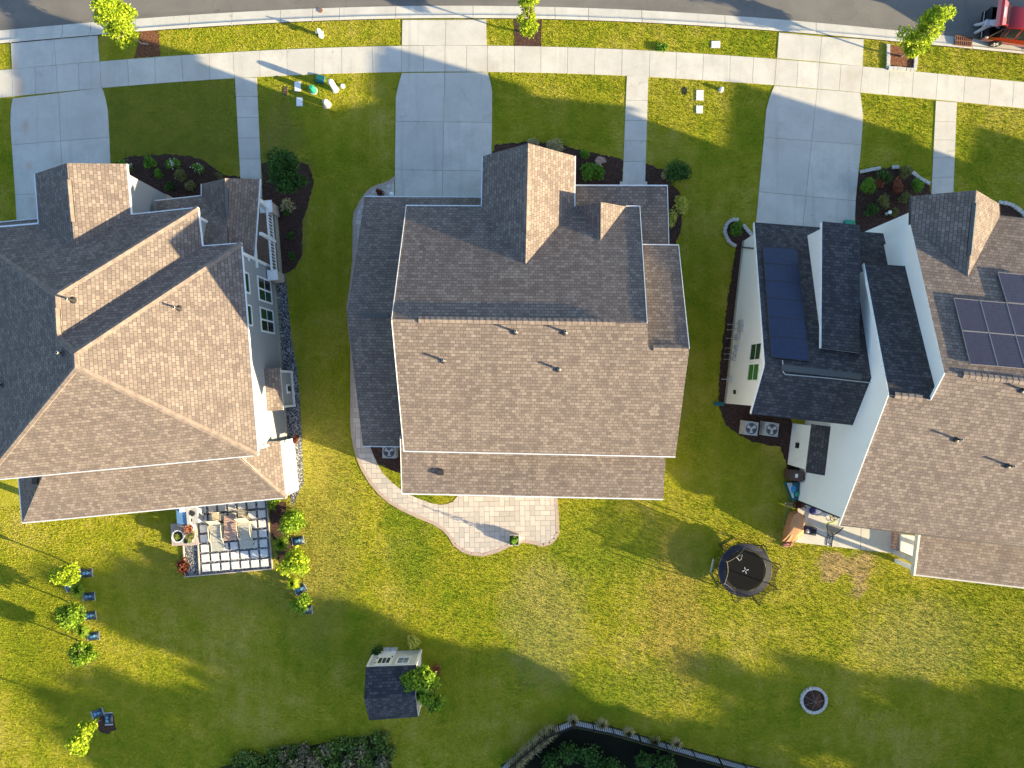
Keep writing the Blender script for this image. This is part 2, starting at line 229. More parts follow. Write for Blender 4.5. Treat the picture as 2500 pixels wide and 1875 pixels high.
# ---------------------------------------------------------------- mesh helpers
class MB:
    def __init__(s): s.v = []; s.f = []; s.m = []; s.uv = []
    def face(s, pts, mat=0, uv=None):
        i = len(s.v); s.v += [tuple(p) for p in pts]; s.f.append(tuple(range(i, i+len(pts)))); s.m.append(mat); s.uv.append(uv or [(0, 0)]*len(pts))
    def prism(s, poly, z0, z1, mat=0, side=None, bottom=False):
        p = ccw(poly); n = len(p); side = mat if side is None else side
        s.face([(q[0], q[1], z1) for q in p], mat)
        for i in range(n):
            a, b = p[i], p[(i+1) % n]; s.face([(a[0], a[1], z0), (b[0], b[1], z0), (b[0], b[1], z1), (a[0], a[1], z1)], side)
        if bottom: s.face([(q[0], q[1], z0) for q in reversed(p)], mat)
    def box(s, cx, cy, z0, lx, ly, lz, rot=0, mat=0, top=None):
        u = Vector((math.cos(rot), math.sin(rot))); v = Vector((-u.y, u.x)); o = Vector((cx, cy))
        p = [o+u*a*lx/2+v*b*ly/2 for a, b in ((-1, -1), (1, -1), (1, 1), (-1, 1))]
        s.prism([(q.x, q.y) for q in p], z0, z0+lz, mat if top is None else top, mat, True)
    def bar(s, a, b, w, h, mat=0):           # box beam from a to b, centred
        a, b = Vector(a), Vector(b); d = (b-a).normalized(); up = Vector((0, 0, 1)) if abs(d.z) < .95 else Vector((0, 1, 0))
        r = d.cross(up).normalized(); u = r.cross(d).normalized()
        q = [a+r*x*w/2+u*y*h/2 for x, y in ((-1, -1), (1, -1), (1, 1), (-1, 1))]; t = [p+(b-a) for p in q]
        s.face(q, mat); s.face(list(reversed(t)), mat)
        for i in range(4): s.face([q[(i+1) % 4], q[i], t[i], t[(i+1) % 4]], mat)
    def tube(s, pts, r, mat=0, n=8, r2=None, closed=False):
        pts = [Vector(p) for p in pts]; N = len(pts); rings = []
        for i, p in enumerate(pts):
            if closed: d = (pts[(i+1) % N]-pts[i-1]).normalized()
            else: d = (pts[min(i+1, N-1)]-pts[max(i-1, 0)]).normalized()
            up = Vector((0, 0, 1)) if abs(d.z) < .9 else Vector((1, 0, 0)); a = d.cross(up).normalized(); b = d.cross(a)
            rr = r if r2 is None else r+(r2-r)*i/max(1, N-1)
            rings.append([p+(a*math.cos(2*math.pi*k/n)+b*math.sin(2*math.pi*k/n))*rr for k in range(n)])
        M = N if closed else N-1
        for i in range(M):
            A, B = rings[i], rings[(i+1) % N]
            for k in range(n): s.face([A[k], A[(k+1) % n], B[(k+1) % n], B[k]], mat)
        if not closed: s.face(rings[0], mat); s.face(list(reversed(rings[-1])), mat)
    def lathe(s, o, prof, mat=0, n=20, axis=None, cap=True):
        o = Vector(o); rings = []
        for r, z in prof: rings.append([o+Vector((r*math.cos(2*math.pi*k/n), r*math.sin(2*math.pi*k/n), z)) for k in range(n)])
        for A, B in zip(rings, rings[1:]):
            for k in range(n): s.face([A[k], A[(k+1) % n], B[(k+1) % n], B[k]], mat)
        if cap: s.face(rings[-1], mat)
    def blob(s, o, rx, ry, rz, mat=0, n=12, m=7, jit=0):
        o = Vector(o); rings = []
        for i in range(1, m):
            t = math.pi*i/m; rings.append([o+Vector((rx*math.sin(t)*math.cos(2*math.pi*k/n), ry*math.sin(t)*math.sin(2*math.pi*k/n), rz*math.cos(t)))*1.0+Vector((random.uniform(-jit, jit), random.uniform(-jit, jit), random.uniform(-jit, jit))) for k in range(n)])
        for A, B in zip(rings, rings[1:]):
            for k in range(n): s.face([A[k], B[k], B[(k+1) % n], A[(k+1) % n]], mat)
        s.face(rings[0], mat); s.face(list(reversed(rings[-1])), mat)
    def build(s, name, mats, parent=None, smooth=False, weld=False):
        me = bpy.data.meshes.new(name); me.from_pydata(s.v, [], s.f)
        for k in ([mats] if isinstance(mats, str) else mats): me.materials.append(MATS[k])
        me.polygons.foreach_set('material_index', s.m)
        uvl = me.uv_layers.new(name='UVMap'); uvl.data.foreach_set('uv', [x for f in s.uv for t in f for x in t])
        if weld or smooth:
            import bmesh
            bm = bmesh.new(); bm.from_mesh(me); bmesh.ops.remove_doubles(bm, verts=bm.verts, dist=.0005); bm.to_mesh(me); bm.free()
        if smooth:
            me.polygons.foreach_set('use_smooth', [True]*len(me.polygons))
            try: me.set_sharp_from_angle(angle=R(40))
            except Exception: pass
        me.update()
        o = bpy.data.objects.new(name, me); COL.objects.link(o)
        if parent: o.parent = parent
        return o
def tag(o, label, cat, group=None):
    o['label'] = label; o['category'] = cat
    if group: o['group'] = group
    return o
def thing(name, label, cat, group=None):
    o = bpy.data.objects.new(name, None); COL.objects.link(o); o.empty_display_size = .3; return tag(o, label, cat, group)
def struct(o, kind='structure'): o['kind'] = kind; return o
def sheet(name, poly_px, z, mat, z0=None, kind='structure'):
    b = MB(); p = [W(*q) for q in poly_px]
    if z0 is None: b.face([(q[0], q[1], z) for q in ccw(p)])
    else: b.prism(p, z0, z)
    return struct(b.build(name, mat), kind)

# ---------------------------------------------------------------- ground, road, kerb, pavement
def curve(pts):
    pts = sorted(pts); x = np.array([p[0] for p in pts]); y = np.array([p[1] for p in pts])
    k = np.polyfit((x-1250)/1250, y, 4)
    def f(px):
        t = (px-1250)/1250; e = 1.02
        if abs(t) <= e: return float(np.polyval(k, t))
        s = e if t > 0 else -e; return float(np.polyval(k, s)+np.polyval(np.polyder(k), s)*(t-s))
    return f
road_e = curve([(0, 74), (218, 55), (351, 43), (600, 27), (684, 24), (765, 21), (964, 16), (1268, 14), (1355, 16), (1437, 18), (1567, 25), (1770, 37), (1900, 47), (2202, 76), (2332, 89), (2401, 95), (2496, 109)])
curb_e = curve([(0, 108), (239, 86), (386, 73), (700, 57), (980, 48), (1189, 46), (1355, 47), (1567, 55), (1770, 67), (1900, 78), (2107, 97), (2287, 111), (2500, 133)])
sw_t = curve([(0, 172), (244, 150), (386, 139), (700, 122), (980, 111), (1189, 111), (1355, 116), (1580, 125), (1893, 142), (1898, 143), (2107, 164), (2234, 176), (2500, 200)])
sw_b = curve([(0, 240), (248, 214), (573, 190), (700, 187), (980, 177), (1189, 176), (1200, 177), (1529, 184), (1583, 187), (1890, 209), (2101, 226), (2284, 245), (2335, 249), (2500, 264)])
XS = list(range(-900, 3401, 60))
far = 1500
b = MB(); b.face([(-far, -far, -.30), (far, -far, -.30), (far, far, -.30), (-far, far, -.30)]); struct(b.build('ground', 'ground_far'))
def chain(f, xs=XS, dy=0): return [(x, f(x)+dy) for x in xs]
b = MB(); top = [W(x, road_e(x)) for x in XS]
for i in range(len(XS)-1):
    a, e = W(XS[i], road_e(XS[i])+3), W(XS[i+1], road_e(XS[i+1])+3); b.face([(a.x, a.y, -.03), (e.x, e.y, -.03), (e.x, e.y+9, -.03), (a.x, a.y+9, -.03)])
struct(b.build('road', 'asphalt'))
def lawn_poly():
    p = [(x, curb_e(x)) for x in XS]; return p
b = MB(); p = lawn_poly()
for i in range(len(p)-1):
    a, e = W(*p[i]), W(*p[i+1]); b.face([(a.x, -29.5, 0), (e.x, -29.5, 0), (e.x, e.y, 0), (a.x, a.y, 0)])
# (the lawn runs on south of the frame too)
b.face([(-90, -90, 0), (90, -90, 0), (90, -29.5, 0), (-90, -29.5, 0)])
struct(b.build('lawn', 'lawn'))
def slabs(name, polys, z, mat='concrete', gap=.009, z0=-.06):
    b = MB()
    for pp in polys:
        q = offset([W(*t) for t in pp], gap); b.prism(q, z0, z, 0)
    return struct(b.build(name, mat))
def lerp(a, b, t): return a+(b-a)*t
# rolled kerb with gutter pan, in cast sections
js = [-600, -420, -240, -100, 26, 152, 221, 330, 462, 566, 685, 763, 829, 966, 1155, 1290, 1355, 1437, 1567, 1770, 1993, 2203, 2349, 2372, 2495, 2640, 2790, 2950]
b = MB()
for a, e in zip(js, js[1:]):
    n = max(2, int((e-a)/45)+1); xs = np.linspace(a+.5, e-.5, n)
    prof = [(0, -.02), (.55, -.005), (.66, .02), (.78, .085), (1.0, .075)]
    for x0, x1 in zip(xs, xs[1:]):
        for (t0, z0), (t1, z1) in zip(prof, prof[1:]):
            P = lambda x, t, z: Vector((*W(x, lerp(road_e(x), curb_e(x), t)).xy, z-.03 if x in () else z))
            b.face([P(x0, t1, z1), P(x1, t1, z1), P(x1, t0, z0), P(x0, t0, z0)])
    for x in (xs[0], xs[-1]):
        b.face([Vector((*W(x, lerp(road_e(x), curb_e(x), t)).xy, z)) for t, z in prof]+[Vector((*W(x, curb_e(x)).xy, -.1)), Vector((*W(x, road_e(x)).xy, -.1))])
struct(b.build('kerb', 'concrete'))
# sidewalk slabs
tops = [(-620, -610), (-550, -542), (-480, -474), (-410, -405), (-340, -336), (-275, -272), (-205, -203), (-137, -136), (-68, -67), (30, 32), (86, 88), (138, 141), (192, 194), (244.5, 248), (312, 315.5), (378, 380), (443, 448), (511.5, 513), (569, 573), (634, 635.5), (701, 701), (768, 768), (834, 835), (908.5, 911), (980.5, 980.5), (1034.5, 1034), (1086.5, 1086), (1139.5, 1138.5), (1190.5, 1190.5), (1256, 1256), (1320.5, 1320.5), (1386, 1385), (1453, 1451), (1519, 1517), (1587, 1585), (1652, 1649.5), (1717.5, 1715), (1783, 1781), (1840, 1836), (1895.5, 1890), (1948, 1944.5), (2000, 1995), (2053, 2048), (2106, 2100), (2172, 2168), (2230, 2225.5), (2289, 2284), (2355.5, 2351), (2418, 2413), (2475, 2470), (2540, 2534), (2606, 2600), (2672, 2666), (2740, 2733), (2806, 2800), (2874, 2867), (2940, 2933)]
pol = [[(a[0], sw_t(a[0])), (e[0], sw_t(e[0])), (e[1], sw_b(e[1])), (a[1], sw_b(a[1]))] for a, e in zip(tops, tops[1:])]
slabs('sidewalk', pol, .035)
def drive(name, left, right, midx, ys, apron):
    # left, right: edge polylines (px), midx: (x_top, x_bottom) of centre joint, ys: list of joint lines (yL, yR)
    def at(pl, y): return float(np.interp(y, [q[1] for q in pl], [q[0] for q in pl]))
    polys = []
    for (a0, a1), (b0, b1) in zip(ys, ys[1:]):
        tl = (at(left, a0), a0); tr = (at(right, a1), a1); bl = (at(left, b0), b0); br = (at(right, b1), b1)
        tm = (lerp(midx[0], midx[1], (a0-ys[0][0])/(ys[-1][0]-ys[0][0])), (a0+a1)/2); bm = (lerp(midx[0], midx[1], (b0-ys[0][0])/(ys[-1][0]-ys[0][0])), (b0+b1)/2)
        L = [q for q in left if a0+2 < q[1] < b0-2]; Rr = [q for q in right if a1+2 < q[1] < b1-2]
        polys.append([tl, tm, bm, bl]+list(reversed(L))); polys.append([tm, tr]+Rr+[br, bm])
    polys += apron
    return slabs(name, polys, .034)
lt = cl(11, 105, 745, 92, 800, 85, 850, 82, 950, 92, 1110, 120, 1500, 135, 1800, 142, 2100); rt = cl(11, 785, 680, 800, 705, 820, 780, 833, 850, 840, 950, 845, 1060, 855, 1265, 870, 1500, 880, 2100)
drive('driveway', lt, rt, (144, 160), [(240.5, 214.5), (354, 335.5), (476, 466), (600, 592)], [cl(11, 85, 335, 420, 305, 432, 503, 95, 535), cl(11, 420, 305, 755, 275, 770, 475, 432, 503)])
lt = cl(12, 1205, 563, 1190, 610, 1172, 680, 1158, 750, 1153, 1150, 1150, 1515, 1150, 1640); rt = cl(12, 1865, 557, 1880, 600, 1893, 650, 1902, 720, 1900, 1000, 1896, 1200, 1890, 1640)
drive('driveway', lt, rt, (1085.8, 1079), [(178.5, 176.5), (296.5, 299.5), (415, 418), (520, 520)], [cl(12, 1208, 155, 1545, 155, 1540, 352, 1205, 351), cl(12, 1545, 155, 1855, 152, 1860, 350, 1540, 352)])
lt = cl(14, 285, 662, 268, 700, 245, 760, 222, 850, 213, 950, 205, 1060, 165, 1480, 140, 1750, 130, 1900); rt = cl(14, 948, 715, 958, 800, 968, 890, 966, 950, 955, 1120, 912, 1550, 905, 1750, 895, 1900)
drive('driveway', lt, rt, (1994.6, 1956), [(209.5, 226.5), (335.5, 354), (468.5, 490.5), (575, 590)], [cl(14, 320, 252, 650, 283, 633, 478, 305, 450), cl(14, 650, 283, 975, 305, 965, 515, 633, 478)])
def walk(k, tl, tr, bl, br, ys):
    polys = []; H = bl[1]-tl[1]
    for a, e in zip(ys, ys[1:]):
        f = lambda y: (y-tl[1])/H
        L0 = (lerp(tl[0], bl[0], f(a)), a); R0 = (lerp(tr[0], br[0], f(a)), a+lerp(tr[1]-tl[1], br[1]-bl[1], f(a))); L1 = (lerp(tl[0], bl[0], f(e)), e); R1 = (lerp(tr[0], br[0], f(e)), e+lerp(tr[1]-tl[1], br[1]-bl[1], f(e)))
        polys.append([c(k, *L0), c(k, *R0), c(k, *R1), c(k, *L1)])
    return polys
slabs('walkway', walk(11, (1813, 602), (1982, 600), (1855, 1375), (2018, 1375), [602, 745, 908, 1066, 1228, 1375, 1530]), .033)
slabs('walkway', walk(13, (1043, 587), (1210, 590), (1010, 1420), (1185, 1420), [587, 775, 930, 1087, 1247, 1407, 1560]), .033)
slabs('walkway', walk(14, (1530, 778), (1693, 790), (1495, 1500), (1665, 1485), [778, 936, 1080, 1220, 1377, 1500, 1640]), .033)
slabs('step', [cl(13, 988, 1405, 1198, 1405, 1198, 1470, 988, 1470)], .15)
# grass-bed edges
BEDS = []
def bed(px, mat='mulch', z=.012, name='mulch_bed'):
    out = []; rr_ = random.Random(len(BEDS))
    for a, e in zip(px, px[1:]+px[:1]):
        n = max(1, int(math.hypot(e[0]-a[0], e[1]-a[1])/6))
        for i in range(n): out.append((lerp(a[0], e[0], i/n)+(rr_.uniform(-2.2, 2.2) if i else 0), lerp(a[1], e[1], i/n)+(rr_.uniform(-2.2, 2.2) if i else 0)))
    BEDS.append(px); return sheet(name, out, z, mat)
bed(cl(11, 870, 1262, 1000, 1205, 1130, 1195, 1290, 1190, 1450, 1200, 1560, 1230, 1640, 1290, 1720, 1345, 1852, 1362, 1852, 1659, 1000, 1700, 870, 1400))
bed([(640, 398), (700, 385), (752, 402), (766, 440), (753, 500), (738, 545), (737, 625), (720, 656), (697, 668), (680, 668), (650, 560), (640, 470)])
bed([(1202, 372), (1207, 355), (1235, 350), (1300, 346), (1370, 351), (1400, 362), (1440, 372), (1505, 385), (1521, 392), (1519, 520), (1200, 520)])
bed([(1575, 397), (1600, 409), (1628, 416), (1640, 450), (1668, 480), (1662, 560), (1645, 605), (1620, 610), (1574, 500)])
bed([(1769, 560), (1776, 544), (1790, 538), (1808, 542), (1825, 562), (1840, 580), (1870, 640), (1880, 900), (1925, 1010), (1960, 1120), (1958, 1190), (1938, 1190), (1905, 1090), (1835, 1080), (1772, 1040), (1753, 985), (1757, 900), (1770, 780), (1788, 650), (1796, 606), (1781, 592), (1771, 578)])
bed(cl(14, 935, 1330, 1090, 1300, 1230, 1292, 1350, 1335, 1440, 1390, 1490, 1445, 1493, 1600, 1493, 2000, 905, 2000, 912, 1500))
bed(cl(14, 2010, 1550, 2120, 1570, 2260, 1680, 2260, 1900, 1900, 1900))
bed(cl(32, 950, 590, 1230, 590, 1230, 830, 1195, 810, 1100, 770, 1020, 735))
bed([(238, 1765), (250, 1745), (278, 1745), (285, 1780), (262, 1792), (242, 1785)], z=.008)
bed([(655, 1225), (698, 1225), (700, 1290), (716, 1330), (722, 1400), (700, 1405), (680, 1370), (662, 1300)], z=.008)
for p in (cl(11, 1095, 240, 1222, 232, 1238, 435, 1035, 448), cl(13, 178, 150, 392, 155, 380, 360, 178, 362)): bed(p, 'bark' if p[0][0] < 500 else 'mulch', .02)
bed(cl(14, 1172, 352, 1375, 372, 1358, 532, 1172, 518), 'bark', .03)
RB = c(44, 587, 1133); bed([(RB[0]+30*math.cos(t*math.pi/12), RB[1]+30*math.sin(t*math.pi/12)) for t in range(24)], 'mulch', .04)
grv = [(680, 665), (697, 668), (705, 750), (712, 830), (725, 900), (733, 990), (737, 1066), (741, 1180), (728, 1205), (712, 1240), (700, 1080), (690, 900), (675, 700)]
BEDS.append(grv); sheet('gravel_strip', grv, .012, 'gravel')
# paver path and patio behind the centre house
outer = cl(12, 1145, 1360, 1110, 1392, 1060, 1412, 1000, 1432, 955, 1455, 915, 1495, 880, 1550, 850, 1610)+cl(22, 835, 210, 826, 280, 822, 600, 802, 780, 778, 950, 786, 1080, 808, 1250, 808, 1640)+cl(32, 806, 400, 812, 500, 828, 590, 850, 680, 890, 780, 950, 880, 1020, 965, 1100, 1035, 1200, 1095, 1320, 1150, 1440, 1200, 1520, 1250, 1565, 1300, 1600, 1360, 1660, 1410, 1740, 1440, 1840, 1447, 1940, 1420, 2040, 1372, 2130, 1345)+cl(33, 260, 1343, 330, 1357, 400, 1373, 455, 1358, 498, 1320, 522, 1270, 520, 1150, 510, 995)
inner = cl(33, 510, 930)+cl(32, 1640, 930, 1640, 975, 1600, 1025, 1550, 1045, 1500, 1050, 1430, 1038, 1350, 1010, 1270, 975, 1200, 935, 1120, 870, 1060, 810, 1020, 745, 990, 680, 960, 600, 950, 540)+cl(22, 1000, 1400, 1000, 300, 1145, 110)
PATH = outer+inner; BEDS.append(PATH)
sheet('paver_path', PATH, .03, 'paver', -.05)
b = MB(); oc = [W(*q).xy for q in outer]; ic = offset([W(*q) for q in PATH], .20)
cc_ = ccw([W(*q) for q in PATH]);
# soldier course along the outer edge
oo = [Vector((*W(*q).xy, 0)) for q in outer]; acc = 0
for i in range(len(oo)-1):
    a, e = oo[i], oo[i+1]; L = (e-a).length; nrm = Vector((-(e-a).y, (e-a).x, 0)).normalized(); 
    if i == 0: pass
    k = max(1, round(L/.115))
    for j in range(k):
        p0 = a+(e-a)*(j+.06)/k; p1 = a+(e-a)*(j+.94)/k; b.prism([p0.xy, p1.xy, (p1+nrm*.20).xy, (p0+nrm*.20).xy], 0, .036)
struct(b.build('paver_edging', 'border'))

# ---------------------------------------------------------------- houses: roof, wall and window helpers
UP = Vector((0, 0, 1))
def roof_face(mb, pts, mat=0, th=.16, side=1):
    pts = [Vector(p) for p in pts]; n = Vector((0, 0, 0))
    for i in range(1, len(pts)-1): n += (pts[i]-pts[0]).cross(pts[i+1]-pts[0])
    if n.z < 0: pts.reverse(); n = -n
    n.normalize(); u = UP.cross(n); u = u.normalized() if u.length > .02 else Vector((1, 0, 0)); v = n.cross(u)
    mb.face(pts, mat, [(p.dot(u), p.dot(v)) for p in pts]); dn = Vector((0, 0, -th)); k = len(pts)
    for i in range(k): a, e = pts[i], pts[(i+1) % k]; mb.face([a+dn, e+dn, e, a], side)
    mb.face([p+dn for p in reversed(pts)], side)
def gut(mb, a, e, w=.085, h=.11, out=.03, mat=0):
    a, e = Vector(a), Vector(e); mb.bar(a+Vector((0, 0, -.05)), e+Vector((0, 0, -.05)), w, h, mat)
def gutters(name, mat, parent, pairs, w=.085, h=.11):
    for a, e in pairs: b = MB(); gut(b, a, e, w, h); b.build(name, mat, parent)
def cap(mb, a, e, w=.15, drop=.07, lift=.03, mat=0, side=0):
    a, e = Vector(a), Vector(e); d = (e-a).normalized(); r = d.cross(UP).normalized(); L = (e-a).length; k = max(1, int(L/.28))
    for i in range(k):                       # short overlapping pieces, each a little proud of the next
        p = a+(e-a)*i/k; q = a+(e-a)*(i+1.02)/k; l0 = Vector((0, 0, lift)); l1 = Vector((0, 0, lift+.012))
        f = lambda o, l: [o+r*w+Vector((0, 0, -drop))+l, o+l, o-r*w+Vector((0, 0, -drop))+l]
        A, B = f(p, l1), f(q, l0); mb.face([A[0], B[0], B[1], A[1]], mat); mb.face([A[1], B[1], B[2], A[2]], mat)
        mb.face([A[0], A[1], A[2]], mat); mb.face([A[0]+Vector((0, 0, -.06)), B[0]+Vector((0, 0, -.06)), B[0], A[0]], side); mb.face([A[2], B[2], B[2]+Vector((0, 0, -.06)), A[2]+Vector((0, 0, -.06))], side)

def gable_body(mb, FL, FR, BR, BL, zF, zB, RL, RR, inset=.3, sl=.55, mat=0):
    q = offset([FL, FR, BR, BL], inset); pts = ccw([FL, FR, BR, BL])
    def pick(P): return q[min(range(4), key=lambda i: (Vector(pts[i][:2])-Vector(P[:2])).length)]
    fl, fr, br, bl = pick(FL), pick(FR), pick(BR), pick(BL)
    def rz(a, c_, rr):                        # where the ridge line crosses wall line a-c_
        a, c_ = Vector(a), Vector(c_); d = (c_-a); o = Vector(RL[:2]); e_ = Vector(RR[:2])-o; den = d.x*e_.y-d.y*e_.x
        t = ((o.x-a.x)*e_.y-(o.y-a.y)*e_.x)/den; return a+d*t
    rl, rr = rz(fl, bl, RL), rz(fr, br, RR); g = .10; zr = min(RL[2], RR[2])-g; e = inset*sl-g
    V = lambda p, z: (p[0], p[1], z)
    faces = [[V(fl, 0), V(fr, 0), V(fr, zF+e), V(fl, zF+e)], [V(br, 0), V(bl, 0), V(bl, zB+e), V(br, zB+e)],
             [V(bl, 0), V(fl, 0), V(fl, zF+e), V(rl, zr), V(bl, zB+e)], [V(fr, 0), V(br, 0), V(br, zB+e), V(rr, zr), V(fr, zF+e)],
             [V(fl, zF+e), V(fr, zF+e), V(rr, zr), V(rl, zr)], [V(bl, zB+e), V(rl, zr), V(rr, zr), V(br, zB+e)]]
    for f in faces: mb.face(f, mat)
    return fl, fr, br, bl
def window(parent, a, bq, t, z, w, h, glass='glass_dark', name='window', mull=0, trim='trim', lite=None):
    """window on the wall from a to bq (xy), seen from the right-hand side of a->bq"""
    a, bq = Vector(a[:2]), Vector(bq[:2]); d = (bq-a).normalized(); n = Vector((d.y, -d.x)); o = a+(bq-a)*t
    P = lambda s, zz, out: Vector((*(o+d*s+n*out), zz)); f = MB(); T = .09
    def bx(s0, s1, z0, z1, o0, o1, mb, mat=0):
        p = [o+d*s0+n*o0, o+d*s1+n*o0, o+d*s1+n*o1, o+d*s0+n*o1]; mb.prism([(q.x, q.y) for q in p], z0, z1, mat, bottom=True)
    bx(-w/2-T, -w/2, z-h/2-T, z+h/2+T, -.02, .04, f); bx(w/2, w/2+T, z-h/2-T, z+h/2+T, -.02, .04, f)
    bx(-w/2, w/2, z+h/2, z+h/2+T, -.02, .045, f); bx(-w/2, w/2, z-h/2-T, z-h/2, -.02, .05, f); bx(-w/2, w/2, z-.02, z+.02, 0, .03, f)
    if mull: bx(-.05, .05, z-h/2, z+h/2, 0, .035, f)
    if lite:
        for i in range(1, lite[0]): x = -w/2+w*i/lite[0]; bx(x-.012, x+.012, z-h/2, z+h/2, .01, .032, f)
        for i in range(1, lite[1]): y = z-h/2+h*i/lite[1]; bx(-w/2, w/2, y-.012, y+.012, .011, .031, f)
    fr = f.build(name, trim, parent); g = MB(); gl = [glass] if isinstance(glass, str) else list(glass)
    if len(gl) == 2:
        bx(-w/2, 0, z-h/2, z+h/2, 0, .018, g, 0); bx(0, w/2, z-h/2, z+h/2, 0, .0181, g, 1)
    else: bx(-w/2, w/2, z-h/2, z+h/2, 0, .018, g, 0)
    g.build('pane', gl, fr); return fr
def vent_pipe(parent, pl, px, py, h=.42, white=True):
    p = pl.at(px, py) if isinstance(pl, Plane) else Vector(pl); b = MB()
    b.lathe(p+Vector((0, 0, -.05)), [(.17, .02), (.16, .07), (.08, .12), (.055, .14), (.05, h+.05), (.036, h+.05), (.036, h-.1)], 0, 14); f = b.build('vent_pipe', 'dark_metal', parent)
    q = MB(); q.lathe(p+Vector((0, 0, h-.02)), [(.065, 0), (.065, .03), (.05, .035)], 0, 14, cap=False); q.build('collar', 'stone_white', f); return f
def ridge_vent(parent, a, e, w=.16, drop=.09, mat='hip_cap'):
    b = MB(); cap(b, a, e, w, drop, .075, 0, 1); o = b.build('ridge_vent', [mat, 'black'], parent); r = (Vector(e)-Vector(a)).normalized().cross(UP)
    return o

# ================= centre house
CHs = thing('house', 'centre house with brown shingle gable roof, its walls hidden, paver patio behind it', 'house')
back = Plane((956, 779, 9.6), (986, 1101, 5.8), (1649, 1115, 5.8)); RL = back.at(956, 779); RR = back.at(1580, 789)
front = Plane((956, 779, 9.6), (992, 502, 5.8), (1176, 503, 5.8)); RRf = front.at(1580, 789)
b = MB()
mainL, mainR = (992, 502), (1562, 504)
wr0, wr1 = back.at(1583, 849), back.at(1683, 851)
roof_face(b, [RL, RR, wr0, wr1, back.at(1649, 1115), back.at(986, 1101)])
gt = front.at(1283, 645)                       # where the garage ridge dies into the front slope
roof_face(b, [RL, front.at(*mainL), front.at(1176, 503), gt, front.at(1402, 504), front.at(*mainR), RR])
rf = b.build('roof', ['shingle', 'trim'], CHs)
ridge_vent(rf, back.at(1022, 780), back.at(1502, 787))
zg = gt.z; pk = W(1289.6, 349.7, zg); eL0 = W(1178.5, 381, 5.8); eR0 = W(1404, 381, 5.8); vL = front.at(1176, 503); vR = front.at(1402.5, 504)
b = MB(); roof_face(b, [pk, gt, vL, eL0]); roof_face(b, [pk, gt, vR, eR0]); gr = b.build('gable_roof', ['shingle', 'trim'], CHs)
ridge_vent(gr, lerp(pk, gt, .12), lerp(pk, gt, .72), .14, .10)
dt = front.at(1466, 586); dp = W(1467, 493, dt.z); b = MB(); dl, dr = front.at(1407, 504), front.at(1528, 504)
roof_face(b, [dp, dt, dl]); roof_face(b, [dp, dt, dr]); b.build('dormer_roof', ['shingle', 'trim'], CHs)
b = MB(); wing = Plane((1583, 849, wr0.z), (1683, 851, wr1.z), (1656.6, 598.7, 5.75))
roof_face(b, [wr0, wr1, wing.at(1656.6, 598.7), wing.at(1540, 597.2), wing.at(1556, 848.6)])
wgr = b.build('wing_roof', ['shingle', 'trim'], CHs); ridge_vent(wgr, lerp(wr0, wr1, .12), lerp(wr0, wr1, .8), .14, .09)
b = MB(); lwf = Plane((847, 770, 7.0), (957, 772, 7.0), (890, 480, 2.9)); lwb = Plane((847, 770, 7.0), (957, 772, 7.0), (886, 1089, 2.9))
roof_face(b, [lwf.at(847, 770), lwf.at(985, 772), lwf.at(1014, 545), lwf.at(1190, 545), lwf.at(1190, 482), lwf.at(890.5, 480)])
roof_face(b, [lwb.at(847, 770), lwb.at(985, 772), lwb.at(1010, 1091), lwb.at(886, 1089)])
lw = b.build('side_roof', ['shingle', 'trim'], CHs); ridge_vent(lw, lwf.at(885, 770.5), lwf.at(948, 771), .14, .07, 'soffit')
b = MB(); ext = Plane((981, 1205, 3.6), (1619, 1219, 3.6), (978, 1085, 4.5)); extp = [ext.at(981, 1205), ext.at(1619, 1219), ext.at(1627, 1080), ext.at(977, 1064)]
roof_face(b, extp); exr = b.build('back_roof', ['shingle', 'trim'], CHs)
b = MB(); o = ext.at(1076, 1153); b.box(o.x, o.y, o.z-.05, .36, .30, .22, 0, 0); b.build('box_vent', 'dark_metal', exr)
b = MB(); por = Plane((1405, 452.5, 3.2), (1629.4, 453, 3.2), (1633, 597, 3.95)); roof_face(b, [por.at(1402, 452.5), por.at(1629.4, 453), por.at(1634, 610), por.at(1545, 612), por.at(1402, 560)])
prr = b.build('porch_roof', ['shingle', 'trim'], CHs)
gutters('gutter', 'gutter', CHs, ((back.at(986, 1101), back.at(1649, 1115)), (front.at(*mainL), vL), (vL, eL0), (vR, eR0), (front.at(1528, 504), front.at(*mainR)), (wing.at(1566, 597.5), wing.at(1656.6, 598.7)), (lwf.at(890.5, 480), lwf.at(1180, 482)), (lwb.at(886, 1089), lwb.at(978, 1090.5)), (extp[0], extp[1]), (por.at(1405, 452.5), por.at(1629.4, 453))))
gutters('rake_trim', 'trim', CHs, ((front.at(*mainR), RR), (RL, front.at(*mainL)), (RL, back.at(986, 1101)), (wr1, wing.at(1656.6, 598.7)), (extp[0], extp[3]), (por.at(1629.4, 453), por.at(1633, 597))), .03, .14)
b = MB()
E = lambda pl, x, y: tuple(pl.at(x, y))
m4 = gable_body(b, E(front, *mainL), E(front, *mainR), E(back, 1546, 1112.8), E(back, 986, 1101), 5.8, 5.8, RL, RR, mat=0)
w4 = gable_body(b, E(wing, 1540, 598), E(wing, 1656.6, 598.7), E(back, 1649, 1114.9), E(back, 1540, 1112.6), 5.75, 5.8, wr0, wr1, mat=0)
gw = gable_body(b, E(front, 1177, 500), tuple(eL0), tuple(eR0), E(front, 1402, 500), 5.8, 5.8, (gt.x, gt.y-.0, zg), (pk.x, pk.y, zg), sl=.8, mat=0)
l4 = gable_body(b, E(lwf, 890.5, 480), E(lwf, 1180, 482), W(1180, 1090, 2.9), E(lwb, 886, 1089), 2.9, 2.9, lwf.at(847, 770), lwf.at(985, 772)+Vector((5, 0, 0)), mat=0)
